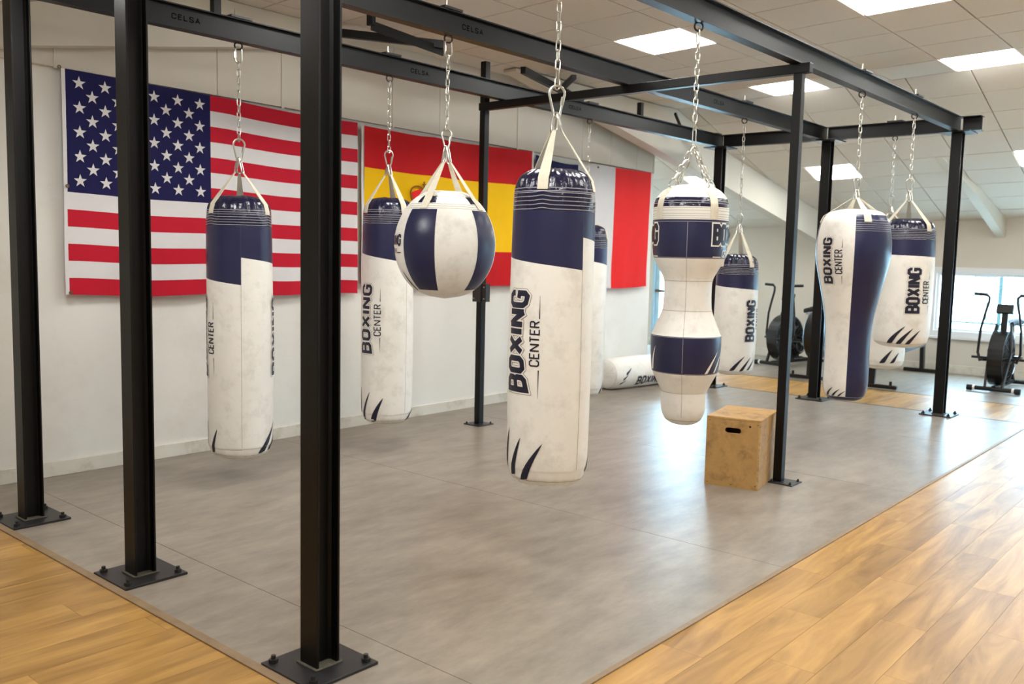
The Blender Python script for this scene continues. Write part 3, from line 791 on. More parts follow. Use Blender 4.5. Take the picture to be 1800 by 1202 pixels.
# D: nearest large bag
heavy_bag('heavy_bag', 'nearest and largest-looking white and navy punching bag, at the centre', (1.31, 0), -141.8, .190, .443, 1.903, 45,
          (1.447, 1.592), (2.78, 2.73, 2.262, 2.143, 2.072), (-16, 76, 215),
          logos=[dict(a_left=-74, a_right=-32, z0=.887, z1=1.358, center=(-29, -14, 1.015, 1.219), lines=((-15, .999, .873), (-15, 1.229, 1.332)), warp=.34),
                 dict(a_left=106, a_right=148, z0=.887, z1=1.358, center=(151, 166, 1.015, 1.219), lines=((166, .999, .873), (166, 1.229, 1.332)), warp=.34)],
          claw=[(-7.5, .668, -37, .492, .034), (-41, .685, -59, .505, .028), (-66, .72, -80, .53, .028), (88, .60, 74, .52, .03), (108, .66, 92, .5, .03)],
          st=(1.784, 1.712), z_end=1.797, seed=13)
# E: bag behind D
heavy_bag('heavy_bag', 'punching bag mostly hidden behind the nearest bag, before the French flag', (5.085, 2.567), -143.6, .205, .152, 1.81, 200,
          (1.36, 1.56), (2.78, 2.70, 2.02, 1.93, 1.87), (-30, 78, 200),
          logos=[dict(a_left=-80, a_right=-42, z0=.69, z1=1.2, center=(-38, -20, .83, 1.05), lines=())],
          claw=[(80, .32, 62, .2, .03)],
          st=(1.66, 1.59), z_end=1.675, seed=14)
# G: shorter bag on the middle beam
heavy_bag('heavy_bag', 'shorter white and navy punching bag between the uppercut bag and the wooden box post', (5.80, 1.337), -153.3, .192, .43, 1.562, 145,
          (1.215, 1.30), (2.78, 2.715, 1.921, 1.83, 1.765), (-50, 42, 170),
          logos=[dict(a_left=26, a_right=66, z0=.754, z1=1.145, center=(69, 86, .87, 1.06), lines=((84, .86, .78),), warp=.05, scale=.8)],
          claw=[(32, .625, -4, .485, .038), (54, .615, 24, .482, .032), (74, .60, 48, .49, .028)],
          st=(1.43, 1.375), z_end=1.442, seed=15)
# I: bag near the far end of the front beam
heavy_bag('heavy_bag', 'white and navy punching bag hanging from the far end of the front beam', (6.316, 0), -162.7, .236, .77, 1.90, 195,
          (1.552, 1.60), (2.78, 2.775, 2.235, 2.128, 2.054), (-52, 48, 178),
          logos=[dict(a_left=3, a_right=37, z0=1.079, z1=1.479, center=(40, 57, 1.17, 1.36), lines=((57, 1.15, 1.08), (57, 1.375, 1.45)), warp=.03, scale=.9)],
          claw=[(8, .973, -24, .815, .045), (24, .955, -4, .815, .04), (40, .94, 15, .815, .036)],
          st=(1.773, 1.718), z_end=1.785, seed=16)
# J: bag on the far crossbeam
heavy_bag('heavy_bag', 'farthest white and navy bag, hanging behind its neighbour and the bowling-pin bag', (7.673, .60), -161.9, .225, .408, 1.90, 195,
          (1.56, 1.60), (2.78, 2.682, 2.193, 2.094, 2.019), (-40, 60, 180),
          logos=[dict(a_left=0, a_right=34, z0=.80, z1=1.22, center=(37, 54, .9, 1.1), lines=(), warp=.03, scale=.9)],
          claw=[(26, .63, 2, .486, .045), (46, .60, 28, .49, .036), (-46, .66, -70, .5, .03)],
          st=(1.77, 1.715), z_end=1.80, seed=17)

# C: round bag
def wrecking_ball():
    x, y = 1.949, 1.337
    t = thing('round_bag', 'round white and navy wrecking-ball bag with four white straps', 'punching bag', (x, y, 0))
    r = .308
    zb, zt = 1.232, 1.885; zm = 1.552
    P = [(0, zb), (r*.35, zb+.018), (r*.6, zb+.055), (r*.80, zb+.122), (r*.95, zb+.215), (r, zm), (r*.965, zm+.095), (r*.85, zm+.185), (r*.68, zm+.258), (r*.47, zm+.306), (r*.30, zm+.326), (0, zt)]
    s = Surf(cat(P, 5), radians(-135), 21, .002, .006)
    z_a, z_b, z_c, z_d = 1.29, 1.762, 1.80, 1.842
    for k in range(4):
        c = -31.5+90*k; hw = 20
        s.panel(c-hw, c+hw, s.tz(z_a), s.tz(z_b), 'gore', navy_vinyl, t)
        s.panel(c+hw, c+90-hw, s.tz(z_a), s.tz(z_b), 'gore', white_vinyl, t)
        s.panel(c-hw*.8, c+hw*.8, s.tz(z_c), s.tz(z_d), 'patch', navy_gloss, t)
        s.panel(c+hw*.8, c+90-hw*.8, s.tz(z_c), s.tz(z_d), 'patch', white_vinyl, t)
        mb = MB()
        for sg in (-1, 1): s.line(mb, [(c+sg*hw, z_a+(z_b-z_a)*q/14) for q in range(15)], .0022, .0012)
        mb.build('seam', navyseam_m, t)
    s.panel(0, 360, 0, s.tz(z_a), 'bottom_cap', white_vinyl, t)
    s.panel(0, 360, s.tz(z_b), s.tz(z_c), 'band', white_vinyl, t)
    s.panel(0, 360, s.tz(z_d), s.n-1., 'top_cap', white_vinyl, t)
    mb = MB()
    for z in (1.768, 1.78, 1.793, 1.845): s.ring(mb, z, w=.0018)
    mb.build('stitching', seam_m, t)
    hanger(t, s, 2.78, 2.668, 2.237, 2.14, 2.055, (-31.5, 58.5, 148.5, 238.5), 1.765, beam_loc=(x, y), ql=True, w=.05)
    logo_horizontal(s, t, -100, -57, 1.545, 1.615, sub=ink)
    claws(s, t, [(-66, 1.40, -60, 1.285, .026), (-84, 1.42, -78, 1.29, .026)])
wrecking_ball()

# F: uppercut bag
def uppercut():
    x, y = 2.553, 0
    t = thing('uppercut_bag', 'white and navy hourglass uppercut bag hung on four chains beside the wooden box', 'punching bag', (x, y, 0))
    P = [(0,.562),(.05,.567),(.095,.59),(.120,.635),(.1265,.69),(.1275,.75),(.133,.765),(.165,.83),(.184,.868),(.192,.91),(.199,1.0),(.198,1.077),(.192,1.09),(.165,1.155),(.142,1.215),(.137,1.25),(.134,1.32),
         (.136,1.382),(.150,1.42),(.178,1.47),(.196,1.508),(.203,1.54),(.209,1.62),(.208,1.72),(.207,1.79),(.200,1.825),(.188,1.85),(.155,1.885),(.10,1.91),(0,1.925)]
    s = Surf(cat(P, 4), radians(-150.3), 31, .0015, .006)
    B = [(0, .757, white_vinyl, 'lower_grip'), (.757, .871, white_vinyl, 'lower_cone'), (.871, 1.08, navy_vinyl, 'hip_band'), (1.08, 1.219, white_vinyl, 'middle_cone'),
         (1.219, 1.386, white_vinyl, 'waist'), (1.386, 1.511, white_vinyl, 'upper_cone'), (1.511, 1.721, navy_vinyl, 'chest_band'), (1.721, 1.791, clean_vinyl, 'shoulder_band'),
         (1.791, 1.842, navy_gloss, 'collar'), (1.842, 1.93, white_vinyl, 'top_cap')]
    for a, b, m, nm in B: s.panel(-4, 356, s.tz(a) if a else 0, s.tz(b) if b < 1.93 else s.n-1., nm, m, t)
    mb = MB()
    for b in (.757, 1.219, 1.386): s.ring(mb, b, w=.0022)
    for z in (1.728, 1.74, 1.752, 1.77, 1.784): s.ring(mb, z, w=.0018)
    s.line(mb, [(-4, .62+(.871-.62)*k/8) for k in range(9)], .002); s.line(mb, [(-4, 1.08+(1.511-1.08)*k/14) for k in range(15)], .002)
    s.ring(mb, .60, w=.002)
    mb.build('stitching', seam_m, t)
    mb = MB()
    for z in (.875, 1.076, 1.516, 1.71, 1.81, 1.822): s.ring(mb, z, w=.0025)
    mb.build('stitching', stitch_m, t)
    mb = MB(); s.line(mb, [(-4, .88+.19*k/8) for k in range(9)], .0025); s.line(mb, [(-4, 1.516+.19*k/8) for k in range(9)], .0022); mb.build('side_seam', stitch_m, t)
    for a in (-53, 37, 127, 217):          # short webbing loops and their chains
        mb = MB(); w = .05; prev = None; rows = []
        for k in range(9):
            z = 1.893-(1.893-1.725)*k/8; r = s.P[int(s.tz(z))][0]; d = math.degrees(w/2/r)
            rows.append([s.z(a-d, z, .004), s.z(a, z, .0045), s.z(a+d, z, .004), s.z(a+d, z, .0005), s.z(a-d, z, .0005)])
        for r0, r1 in zip(rows[:-1], rows[1:]):
            mb.add(r0+r1, [(q, (q+1)%5, (q+1)%5+5, q+5) for q in range(5)])
        mb.build('strap', strap_m, t)
        p0 = Vector((0,0,2.135)); p1 = Vector(s.z(a, 1.893, .012)); n = 6; d = p1-p0
        q = d.to_track_quat('Z', 'Y')
        from mathutils import Quaternion
        for k in range(n):
            o = link('chain_link', link_me, t, p0+d*(k+.5)/n); o.rotation_mode = 'QUATERNION'
            o.rotation_quaternion = q @ Quaternion((0,0,1), .4+(k%2)*pi/2); o.scale = (1.15, 1.15, d.length/n/.0445)
    # ring, quick link, chain and long link
    ph = s.ph
    link('eye_bolt', eye_me, t, (0,0,H-.02), (0,0,ph+pi/2+.3)); o = link('quick_link', biglink_me, t, (0,0,2.722), (0,0,ph+.4)); o.scale = (.8,1,.92)
    n = 11; p = (2.682-2.225)/n
    for k in range(n):
        o = link('chain_link', link_me, t, (0,0,2.682-p*(k+.5)), (0,0,ph+.4+(k%2)*pi/2)); o.scale = (1.1,1.1,p/.0445)
    o = link('long_link', link_me, t, (0,0,2.18), (0,0,ph+1.1)); o.scale = (.9, 1.2, 2.2)
    link('clamp_plate', clamp_me, rig, (x, y, H+BH)); link('nut', nut_me, rig, (x-.02, y, H+BH+.014))
    logo_horizontal(s, t, 37, 124, 1.585, 1.70, sub=clean_vinyl); logo_horizontal(s, t, -143, -56, 1.585, 1.70, sub=clean_vinyl)
    claws(s, t, [(-56, 1.02, -70, .885, .026), (62, 1.0, 38, .878, .024), (80, 1.0, 58, .88, .02), (-110, 1.0, -124, .88, .03)], clean_vinyl)
uppercut()

# H: bowling-pin bag
def pin_bag():
    x, y = 5.055, 0
    t = thing('bowling_pin_bag', 'bowling-pin shaped bag with a tall white stripe and navy sides', 'punching bag', (x, y, 0))
    P = [(0,.433),(.07,.437),(.12,.452),(.150,.487),(.163,.535),(.168,.60),(.167,.70),(.166,.80),(.167,.90),(.172,1.0),(.186,1.12),(.208,1.23),(.236,1.36),(.262,1.48),(.275,1.57),(.275,1.65),(.268,1.71),
         (.258,1.77),(.246,1.82),(.222,1.862),(.18,1.893),(.10,1.91),(0,1.918)]
    s = Surf(cat(P, 4), radians(-159.8), 41, .003, .008)
    zt_, zb_ = s.n-1., s.tz(.475)
    tt = s.tz(1.868)
    s.panel(-74, 2, zb_, tt, 'panel', white_vinyl, t); s.panel(2, 106, zb_, tt, 'panel', navy_vinyl, t)
    s.panel(106, 182, zb_, tt, 'panel', white_vinyl, t); s.panel(182, 286, zb_, tt, 'panel', navy_vinyl, t)
    s.panel(-74, 286, 0, zb_, 'bottom_cap', navy_vinyl, t); s.panel(-74, 286, tt, zt_, 'top_cap', white_vinyl, t)
    mb = MB()
    for k in range(5): s.ring(mb, 1.745+.015*k, 2, 106)
    s.ring(mb, 1.825, 2, 106); mb.build('stitching', stitch_m, t); mb = MB()
    for k in range(5): s.ring(mb, 1.745+.015*k, 182, 286)
    mb.build('stitching', stitch_m, t); mb = MB()
    s.ring(mb, .475, -74, 286, w=.003); mb.build('bottom_seam', stitch_m, t)
    hanger(t, s, 2.78, 2.75, 2.143, 2.055, 2.0, (22, 118, -82, 198), 1.81, beam_loc=(x, y), w=.055)
    logo_vertical(s, t, -54, -31, 1.338, 1.697, center=(-28, -15, 1.42, 1.60), lines=((-16, 1.405, 1.34), (-16, 1.615, 1.68)), warp=.03, scale=.9)
    claws(s, t, [(-33, .548, -56, .478, .028), (-13, .538, -36, .478, .026), (1, .525, -18, .478, .022)])
pin_bag()

# K: bag lying on the floor
def floor_bag():
    t = thing('heavy_bag', 'white punching bag lying on the floor against the back wall', 'punching bag', (6.40, 3.235, 0), radians(-7))
    s = Surf(bag_profile(.178, 0, 1.25), 0, 51)
    e = bpy.data.objects
    def lay(o):
        o.rotation_euler = (0, radians(90), 0); o.location = (0, 0, .178); return o
    parts = []
    class T: pass
    n0 = set(bpy.data.objects)
    s.panel(0, 360, 0, s.tz(1.0), 'cover', white_vinyl, t); s.panel(0, 360, s.tz(1.0), s.n-1., 'collar', navy_gloss, t)
    # local frame: bag axis z -> world x ; angle 0 points down, 180 up, viewer side near 90/270
    logo_vertical(s, t, 268, 312, .42, .82, warp=.05, scale=.8) if False else None
    claws(s, t, [(245, .30, 268, .20, .035), (268, .24, 288, .16, .03), (290, .21, 306, .13, .028)])
    logo_vertical(s, t, 276, 318, .40, .86, warp=.1, scale=.9)
    mb = MB(); s.ring(mb, .047, w=.002); mb.build('bottom_seam', seam_m, t)
    for o in set(bpy.data.objects)-n0: lay(o)
floor_bag()

# ------------------------------------------------------------------ flags
def zfold(x, seed=0): return .007*sin(x*7+seed)+.0045*sin(x*17+seed*2)+.0018*sin(x*41+seed)
def flag_cloth(parent, x0, x1, top, bot, bands, vertical, name, yb=3.385, seed=0, nx=60, sag=None):
    """top/bot functions of x; bands = list of (start, end, material) as fractions"""
    for a, b, m, nm in bands:
        vs = []; fs = []; nz = 6
        if vertical: xa, xb, va, vb = x0+(x1-x0)*a, x0+(x1-x0)*b, 0, 1; n = max(4, int(nx*(b-a))); nz = 24
        else: xa, xb, va, vb = x0, x1, a, b; n = nx
        for i in range(n+1):
            x = xa+(xb-xa)*i/n
            for k in range(nz+1):
                v = va+(vb-va)*k/nz; z = top(x)+(bot(x)-top(x))*v
                y = yb+zfold(x+.3*v, seed)*(.4+v)-.004*sin(v*5+x*2)
                vs.append((x, y, z))
        for i in range(n):
            for k in range(nz): fs.append((i*(nz+1)+k, (i+1)*(nz+1)+k, (i+1)*(nz+1)+k+1, i*(nz+1)+k+1))
        me = bpy.data.meshes.new(nm); me.from_pydata(vs, [], fs)
        for p in me.polygons: p.use_smooth = True
        me.materials.append(m); link(nm, me, parent)
flag_red = mat('flag_red', (196, 28, 50), .75, spec=.2, var=.03, vscale=9)
flag_white = mat('flag_white', (226, 224, 226), .75, spec=.2, var=.02, vscale=9)
flag_blue = mat('flag_blue', (30, 28, 78), .75, spec=.2, var=.05, vscale=9)
sp_red = mat('spanish_red', (200, 24, 30), .75, spec=.2, var=.04, vscale=7)
sp_yel = mat('spanish_yellow', (250, 196, 6), .75, spec=.2, var=.03, vscale=7)
fr_red = mat('french_red', (236, 44, 44), .75, spec=.2, var=.03, vscale=7)
gold_m = mat('crest_gold', (150, 96, 30), .7)
grom_m = mat('brass_grommet', (120, 105, 85), .4, metal=.8)
def grommets(t, pts):
    for x, z in pts: MB().lathe([(.004,-.003),(.012,-.003),(.012,.003),(.004,.003)], (x, 3.368, z), 'y', 12).build('grommet', grom_m, t)

us = thing('american_flag', 'large red, white and blue flag with fifty stars, at the left of the wall', 'flag', (.567, 3.41, 1.18))
def rel(t): 
    # children built in world coordinates: move them into the frame of the empty
    for c in t.children: c.location = c.location-t.location
def us_top(x): return 2.612-.018*(x-.567)-.012*math.exp(-((x-1.82)/.12)**2)*0-.016*sin(max(0, (x-1.75))/1.2*pi)*(1 if x > 1.75 else 0)
def us_bot(x): return 1.186-.012*(x-.567)-.014*sin((x-.567)/1.1*pi)**2
X0, X1 = .585, 2.955
hz = 1/13
cx1 = 1.60; c0 = (X1-X0)
b = []
for k in range(13):
    b.append((k*hz, (k+1)*hz, flag_red if k % 2 == 0 else flag_white, 'stripe'))
flag_cloth(us, cx1, X1, us_top, us_bot, b[:7], False, 'stripe')
flag_cloth(us, X0, X1, us_top, us_bot, b[7:], False, 'stripe')
flag_cloth(us, X0, cx1, us_top, us_bot, [(0, 7*hz, flag_blue, 'canton')], False, 'canton')
flag_cloth(us, .562, X0+.001, us_top, us_bot, [(0, 1, flag_white, 'header_band')], True, 'header_band', nx=4)
sm = MB(); vs = [(0, 0, 0)]
for k in range(10):
    R = .044 if k % 2 == 0 else .0172; a = pi/2+2*pi*k/10; vs.append((R*cos(a), 0, R*sin(a)))
sm.add(vs, [(0, 1+k, 1+(k+1) % 10) for k in range(10)]); star_me = sm.mesh('star', flag_white)
for r in range(9):
    for c in range(11):
        if (r+c) % 2: continue
        x = X0+(cx1-X0)*(c+1)/12; v = 7*hz*(r+1)/10; z = us_top(x)+(us_bot(x)-us_top(x))*v
        y = 3.385+zfold(x+.3*v, 0)*(.4+v)-.004*sin(v*5+x*2)-.0045
        link('star', star_me, us, (x, y, z))
grommets(us, [(.548, 2.615), (.58, 1.88), (.585, 1.20)])
rel(us)

esp = thing('spanish_flag', 'red and yellow Spanish flag with a crowned coat of arms, in the middle', 'flag', (3.0, 3.41, 1.2))
def es_top(x): return 2.553+.004*(x-3.0)-.022*sin((x-3.0)/2.25*pi)+.012*math.exp(-((x-3.85)/.12)**2)
def es_bot(x): return 1.222-.02*(x-3.0)-.012*sin((x-3.0)*2.2)
def es_x(v): return 0
flag_cloth(esp, 3.02, 5.235, es_top, es_bot, [(0, .255, sp_red, 'stripe'), (.255, .752, sp_yel, 'stripe'), (.752, 1, sp_red, 'stripe')], False, 'stripe', seed=2)
flag_cloth(esp, 2.995, 3.021, es_top, es_bot, [(0, 1, flag_white, 'header_band')], True, 'header_band', nx=4)
flag_cloth(esp, 5.234, 5.262, es_top, es_bot, [(0, 1, flag_white, 'header_band')], True, 'header_band', nx=4)
grommets(esp, [(3.01, 1.72)])
# crowned shield
def flat(poly, y, nm, m): 
    q = MB(); n = len(poly); q.add([(x, y, z) for x, z in poly]+[(x, y+.002, z) for x, z in poly], [tuple(range(n)), tuple(range(n, 2*n))[::-1]]+[(i, (i+1)%n, (i+1)%n+n, i+n) for i in range(n)]); return q.build(nm, m, esp)
cx_, cz_ = 3.70, 2.015; Y = 3.366
flat([(cx_-.15, cz_+.02), (cx_-.12, cz_-.06), (cx_-.08, cz_-.09), (cx_+.08, cz_-.09), (cx_+.12, cz_-.06), (cx_+.15, cz_+.02), (cx_+.07, cz_+.05), (cx_, cz_+.055), (cx_-.07, cz_+.05)], Y, 'crown_cap', fr_red)
q = MB()
for sg in (-1, 1):
    q.tube([(cx_+sg*(.08-.085*cos(a)), Y-.002, cz_+.015+.065*sin(a)) for a in [pi*k/10 for k in range(11)]], .007, 6)
    q.tube([(cx_+sg*.165, Y-.002, cz_+.015), (cx_+sg*.14, Y-.002, cz_-.06), (cx_+sg*.09, Y-.002, cz_-.10)], .007, 6)
q.tube([(cx_-.10, Y-.002, cz_-.10), (cx_+.10, Y-.002, cz_-.10)], .009, 6); q.tube([(cx_, Y-.002, cz_+.01), (cx_, Y-.002, cz_+.125)], .007, 6)
q.tube([(cx_-.018, Y-.002, cz_+.10), (cx_+.018, Y-.002, cz_+.10)], .006, 6)
q.build('crown', gold_m, esp)
S = [(cx_-.14, cz_-.12), (cx_-.14, cz_-.36), (cx_-.07, cz_-.44), (cx_, cz_-.47), (cx_+.07, cz_-.44), (cx_+.14, cz_-.36), (cx_+.14, cz_-.12)]
flat(S, Y+.001, 'shield', fr_red); flat([(cx_, cz_-.13), (cx_+.13, cz_-.13), (cx_+.13, cz_-.28), (cx_, cz_-.28)], Y-.002, 'shield_quarter', flag_white)
flat([(cx_-.13, cz_-.28), (cx_, cz_-.28), (cx_, cz_-.46), (cx_-.13, cz_-.36)], Y-.002, 'shield_quarter', sp_yel)
for sg in (-1, 1):
    q = MB().box(cx_+sg*.20-.022, cx_+sg*.20+.022, Y-.002, Y+.002, cz_-.42, cz_-.16).build('pillar', flag_white, esp)
    q = MB().box(cx_+sg*.20-.032, cx_+sg*.20+.032, Y-.004, Y+.002, cz_-.16, cz_-.13).box(cx_+sg*.20-.032, cx_+sg*.20+.032, Y-.004, Y+.002, cz_-.45, cz_-.42).build('pillar_cap', gold_m, esp)
rel(esp)

fra = thing('french_flag', 'blue, white and red French flag at the right end of the wall', 'flag', (5.28, 3.41, 1.16))
def fr_top(x): return 2.532-.05*sin((x-5.28)/1.05*pi)*(1 if x < 6.33 else 0)-.006*sin((x-6.3)*2.6)
def fr_bot(x): return 1.155+.012*sin((x-5.3)*3)
flag_cloth(fra, 5.29, 7.49, fr_top, fr_bot, [(0, .333, flag_blue, 'blue_field'), (.333, .655, flag_white, 'white_field'), (.655, 1, fr_red, 'red_field')], True, 'field', seed=4)
grommets(fra, [(6.37, 2.50)])
rel(fra)

# ------------------------------------------------------------------ plywood jump box
def plyo():
    t = thing('plyometric_box', 'worn wooden jump box with an oval hand hole, against the front tube post', 'box', (3.426, .312, 0), 0)
    fx, fy = cos(radians(-78)), sin(radians(-78)); t.rotation_euler = (0, 0, atan2(fy, fx))   # local x runs along the front face, local y away from the viewer
    w, d, h, k = .36, .50, .468, .016
    # front board with a slot: polygon ring
    def slot(cx, cz, hw, hh, n=6):
        p = []
        for i in range(n+1): a = -pi/2+pi*i/n; p.append((cx+hw-hh+hh*cos(a), cz+hh*sin(a)))
        for i in range(n+1): a = pi/2+pi*i/n; p.append((cx-hw+hh+hh*cos(a), cz+hh*sin(a)))
        return p
    def board(y0, y1, nm):
        m = MB(); hole = slot(.178, .383, .054, .0185); bm = bmesh.new()
        outer = [(.0, 0), (w, 0), (w, h-k), (0, h-k)]
        vo = [bm.verts.new((x, y0, z)) for x, z in outer]; vh = [bm.verts.new((x, y0, z)) for x, z in hole]
        es = [bm.edges.new((vo[i], vo[(i+1) % 4])) for i in range(4)]+[bm.edges.new((vh[i], vh[(i+1) % len(vh)])) for i in range(len(vh))]
        bmesh.ops.triangle_fill(bm, use_beauty=True, edges=es)
        r = bmesh.ops.extrude_face_region(bm, geom=bm.faces[:])
        for v in [g for g in r['geom'] if isinstance(g, bmesh.types.BMVert)]: v.co.y = y1
        bmesh.ops.recalc_face_normals(bm, faces=bm.faces)
        me = bpy.data.meshes.new(nm); bm.to_mesh(me); bm.free(); me.materials.append(ply_m); return link(nm, me, t)
    board(0, k, 'front_board'); board(d-k, d, 'back_board')
    MB().box(0, k, k, d-k, 0, h-k).build('side_board', ply_m, t, bevel=.0015); MB().box(w-k, w, k, d-k, 0, h-k).build('side_board', ply_m, t, bevel=.0015)
    MB().box(0, w, 0, d, h-k, h).build('top_board', ply_m, t, bevel=.003)
    e = MB()
    for z in (h-k*.75, h-k*.45): e.box(-.0006, w+.0006, -.0006, 0, z, z+.002)
    e.box(w-.012, w+.0006, -.0006, 0, .01, h-k); e.box(w, w+.0006, .0, .014, .01, h-k)
    e.build('edge_ply', ply_edge, t)
    sc = MB()
    for x, z in ((.02, .02), (.02, .44), (.34, .435), (.34, .03), (.18, .018)): sc.lathe([(.0001, -.0012), (.0035, -.0012), (.0035, 0)], (x, 0, z), 'y', 8)
    sc.build('screw', darksteel, t)
    MB().lathe([(.0001, -.001), (.008, -.001), (.008, .002)], (.29, 0, .42), 'y', 7).build('chip', mat('dark_chip', (40, 28, 18), .9), t)
plyo()

# ------------------------------------------------------------------ gym machines at the back
def air_bike(label, x, y, rz=0):
    """local: x backwards from the fan, rider sits at +x"""
    t = thing('air_bike', label, 'exercise bike', (x, y, 0), rz, 'air bikes by the far wall')
    # feet
    for px, nm in ((0, 'front_foot'), (1.08, 'rear_foot')):
        MB().tube([(px, -.29, .045), (px, .29, .045)], .028, 10).build(nm, black_plastic, t)
        for s in (-1, 1): MB().cyl((px, s*.215, .045), (px, s*.24, .045), .036, 12).build('foot_wheel' if px == 0 else 'foot_cap', clean_vinyl if px == 0 else rubber, t)
        for s in (-1, 1): MB().tube([(px, s*.25, .04), (px, s*.31, .04)], .038, 10).build('foot_cap', rubber, t)
    # fan cage: drum of rings with spokes
    c = (.30, 0, .425); R = .345
    cage = MB()
    for s in (-1, 1):
        for rr in (.10, .17, .24, .30, R): cage.tube([(c[0]+rr*cos(2*pi*k/28), s*(.085+.03*(1-rr/R)), c[2]+rr*sin(2*pi*k/28)) for k in range(28)], .0045, 5, closed=True)
        for k in range(20):
            a = 2*pi*k/20; cage.bar((c[0]+.06*cos(a), s*.115, c[2]+.06*sin(a)), (c[0]+R*cos(a+.25), s*.085, c[2]+R*sin(a+.25)), .005)
    cage.build('fan_cage', black_plastic, t)
    MB().lathe([(R-.01, -.088), (R+.012, -.088), (R+.012, .088), (R-.01, .088), (R-.01, -.088)], c, 'y', 32).build('fan_rim', black_plastic, t)
    MB().lathe([(.0001,-.118),(.07,-.118),(.07,.118),(.0001,.118)], c, 'y', 16).build('fan_hub', grey_plastic, t)
    bl = MB()
    for k in range(10):
        a = 2*pi*k/10; bl.bar((c[0]+.07*cos(a), 0, c[2]+.07*sin(a)), (c[0]+.31*cos(a), 0, c[2]+.31*sin(a)), .13, .005, (cos(a+pi/2), 0, sin(a+pi/2)))
    bl.build('fan_blades', grey_plastic, t)
    f = MB()
    for s in (-1, 1):
        f.bar((.0, s*.10, .06), (.22, s*.13, .50), .03, .045); f.bar((.22, s*.13, .50), (.34, s*.08, .86), .03, .045); f.bar((.30, s*.13, .50), (.60, s*.05, .30), .03, .045)
    f.bar((0, 0, .06), (1.08, 0, .06), .05, .05); f.bar((.60, 0, .10), (.60, 0, .36), .07, .09); f.bar((.60, 0, .30), (.86, 0, .52), .06, .08); f.bar((1.05, 0, .06), (.80, 0, .40), .05, .06)
    f.build('frame', black_plastic, t, bevel=.006)
    MB().lathe([(.0001,-.07),(.135,-.07),(.15,-.05),(.15,.05),(.135,.07),(.0001,.07)], (.62, 0, .31), 'y', 24).build('crank_cover', black_plastic, t)
    for s in (-1, 1):
        MB().tube([(.62+.115*cos(2*pi*k/24), s*.074, .31+.115*sin(2*pi*k/24)) for k in range(24)], .006, 6, closed=True).build('cover_ring', silver, t)
        MB().bar((.62, s*.09, .31), (.62+s*.11, s*.10, .31-s*.12), .02, .03).build('crank', silver, t)
        MB().box(.62+s*.11-.05, .62+s*.11+.05, s*.15-.045, s*.15+.045, .31-s*.12-.015, .31-s*.12+.015).build('pedal', black_plastic, t)
        MB().tube([(.16, s*.25, .48), (.17, s*.235, .80), (.19, s*.195, 1.02), (.20, s*.165, 1.15), (.20, s*.165, 1.215), (.20, s*.20, 1.245)], .0165, 8).tube([(.16, s*.25, .50), (.14, s*.21, .38)], .0165, 8).build('handlebar', black_plastic, t, True)
        MB().tube([(.20, s*.195, 1.243), (.20, s*.34, 1.25)], .021, 8).build('grip', rubber, t)
        MB().tube([(.25, s*.12, .42), (.25, s*.34, .42)], .016, 8).build('foot_peg', rubber, t)
        MB().bar((.14, s*.19, .40), (.62, s*.12, .36), .02, .03).build('link_arm', black_plastic, t)
    MB().bar((.34, 0, .76), (.36, 0, 1.02), .075, .05).build('console_post', black_plastic, t, bevel=.006)
    MB().bar((.335, -.10, 1.06), (.335, .10, 1.06), .06, .12, (.35, 0, 1)).build('console', black_plastic, t, bevel=.01)
    MB().tube([(.86, 0, .50), (.92, 0, .80)], .022, 8).build('seat_post', silver, t)
    MB().box(.84, 1.0, -.02, .02, .78, .82).build('seat_slider', silver, t)
    sd = MB(); vs = []; prof = [(.78, .025, .84), (.84, .03, .85), (.92, .06, .855), (1.0, .105, .86), (1.06, .12, .87), (1.10, .09, .875)]
    for xx, w, z in prof:
        for k in range(10): a = 2*pi*k/10; vs.append((xx, w*cos(a), z+.035*sin(a)))
    fs = [tuple(range(10)), tuple(range(50, 60))[::-1]]
    for i in range(5):
        for k in range(10): fs.append((i*10+k, i*10+(k+1)%10, i*10+10+(k+1)%10, i*10+10+k))
    sd.add(vs, fs); sd.build('seat', rubber, t, True)
    t.scale = (.93, .93, .93)
    return t
air_bike('air bike with round fan in front of the bright window, at the right edge', 9.85, 0)
air_bike('air bike by the far wall, seen between the front tube post and far middle post', 10.2, 2.95, -.2)

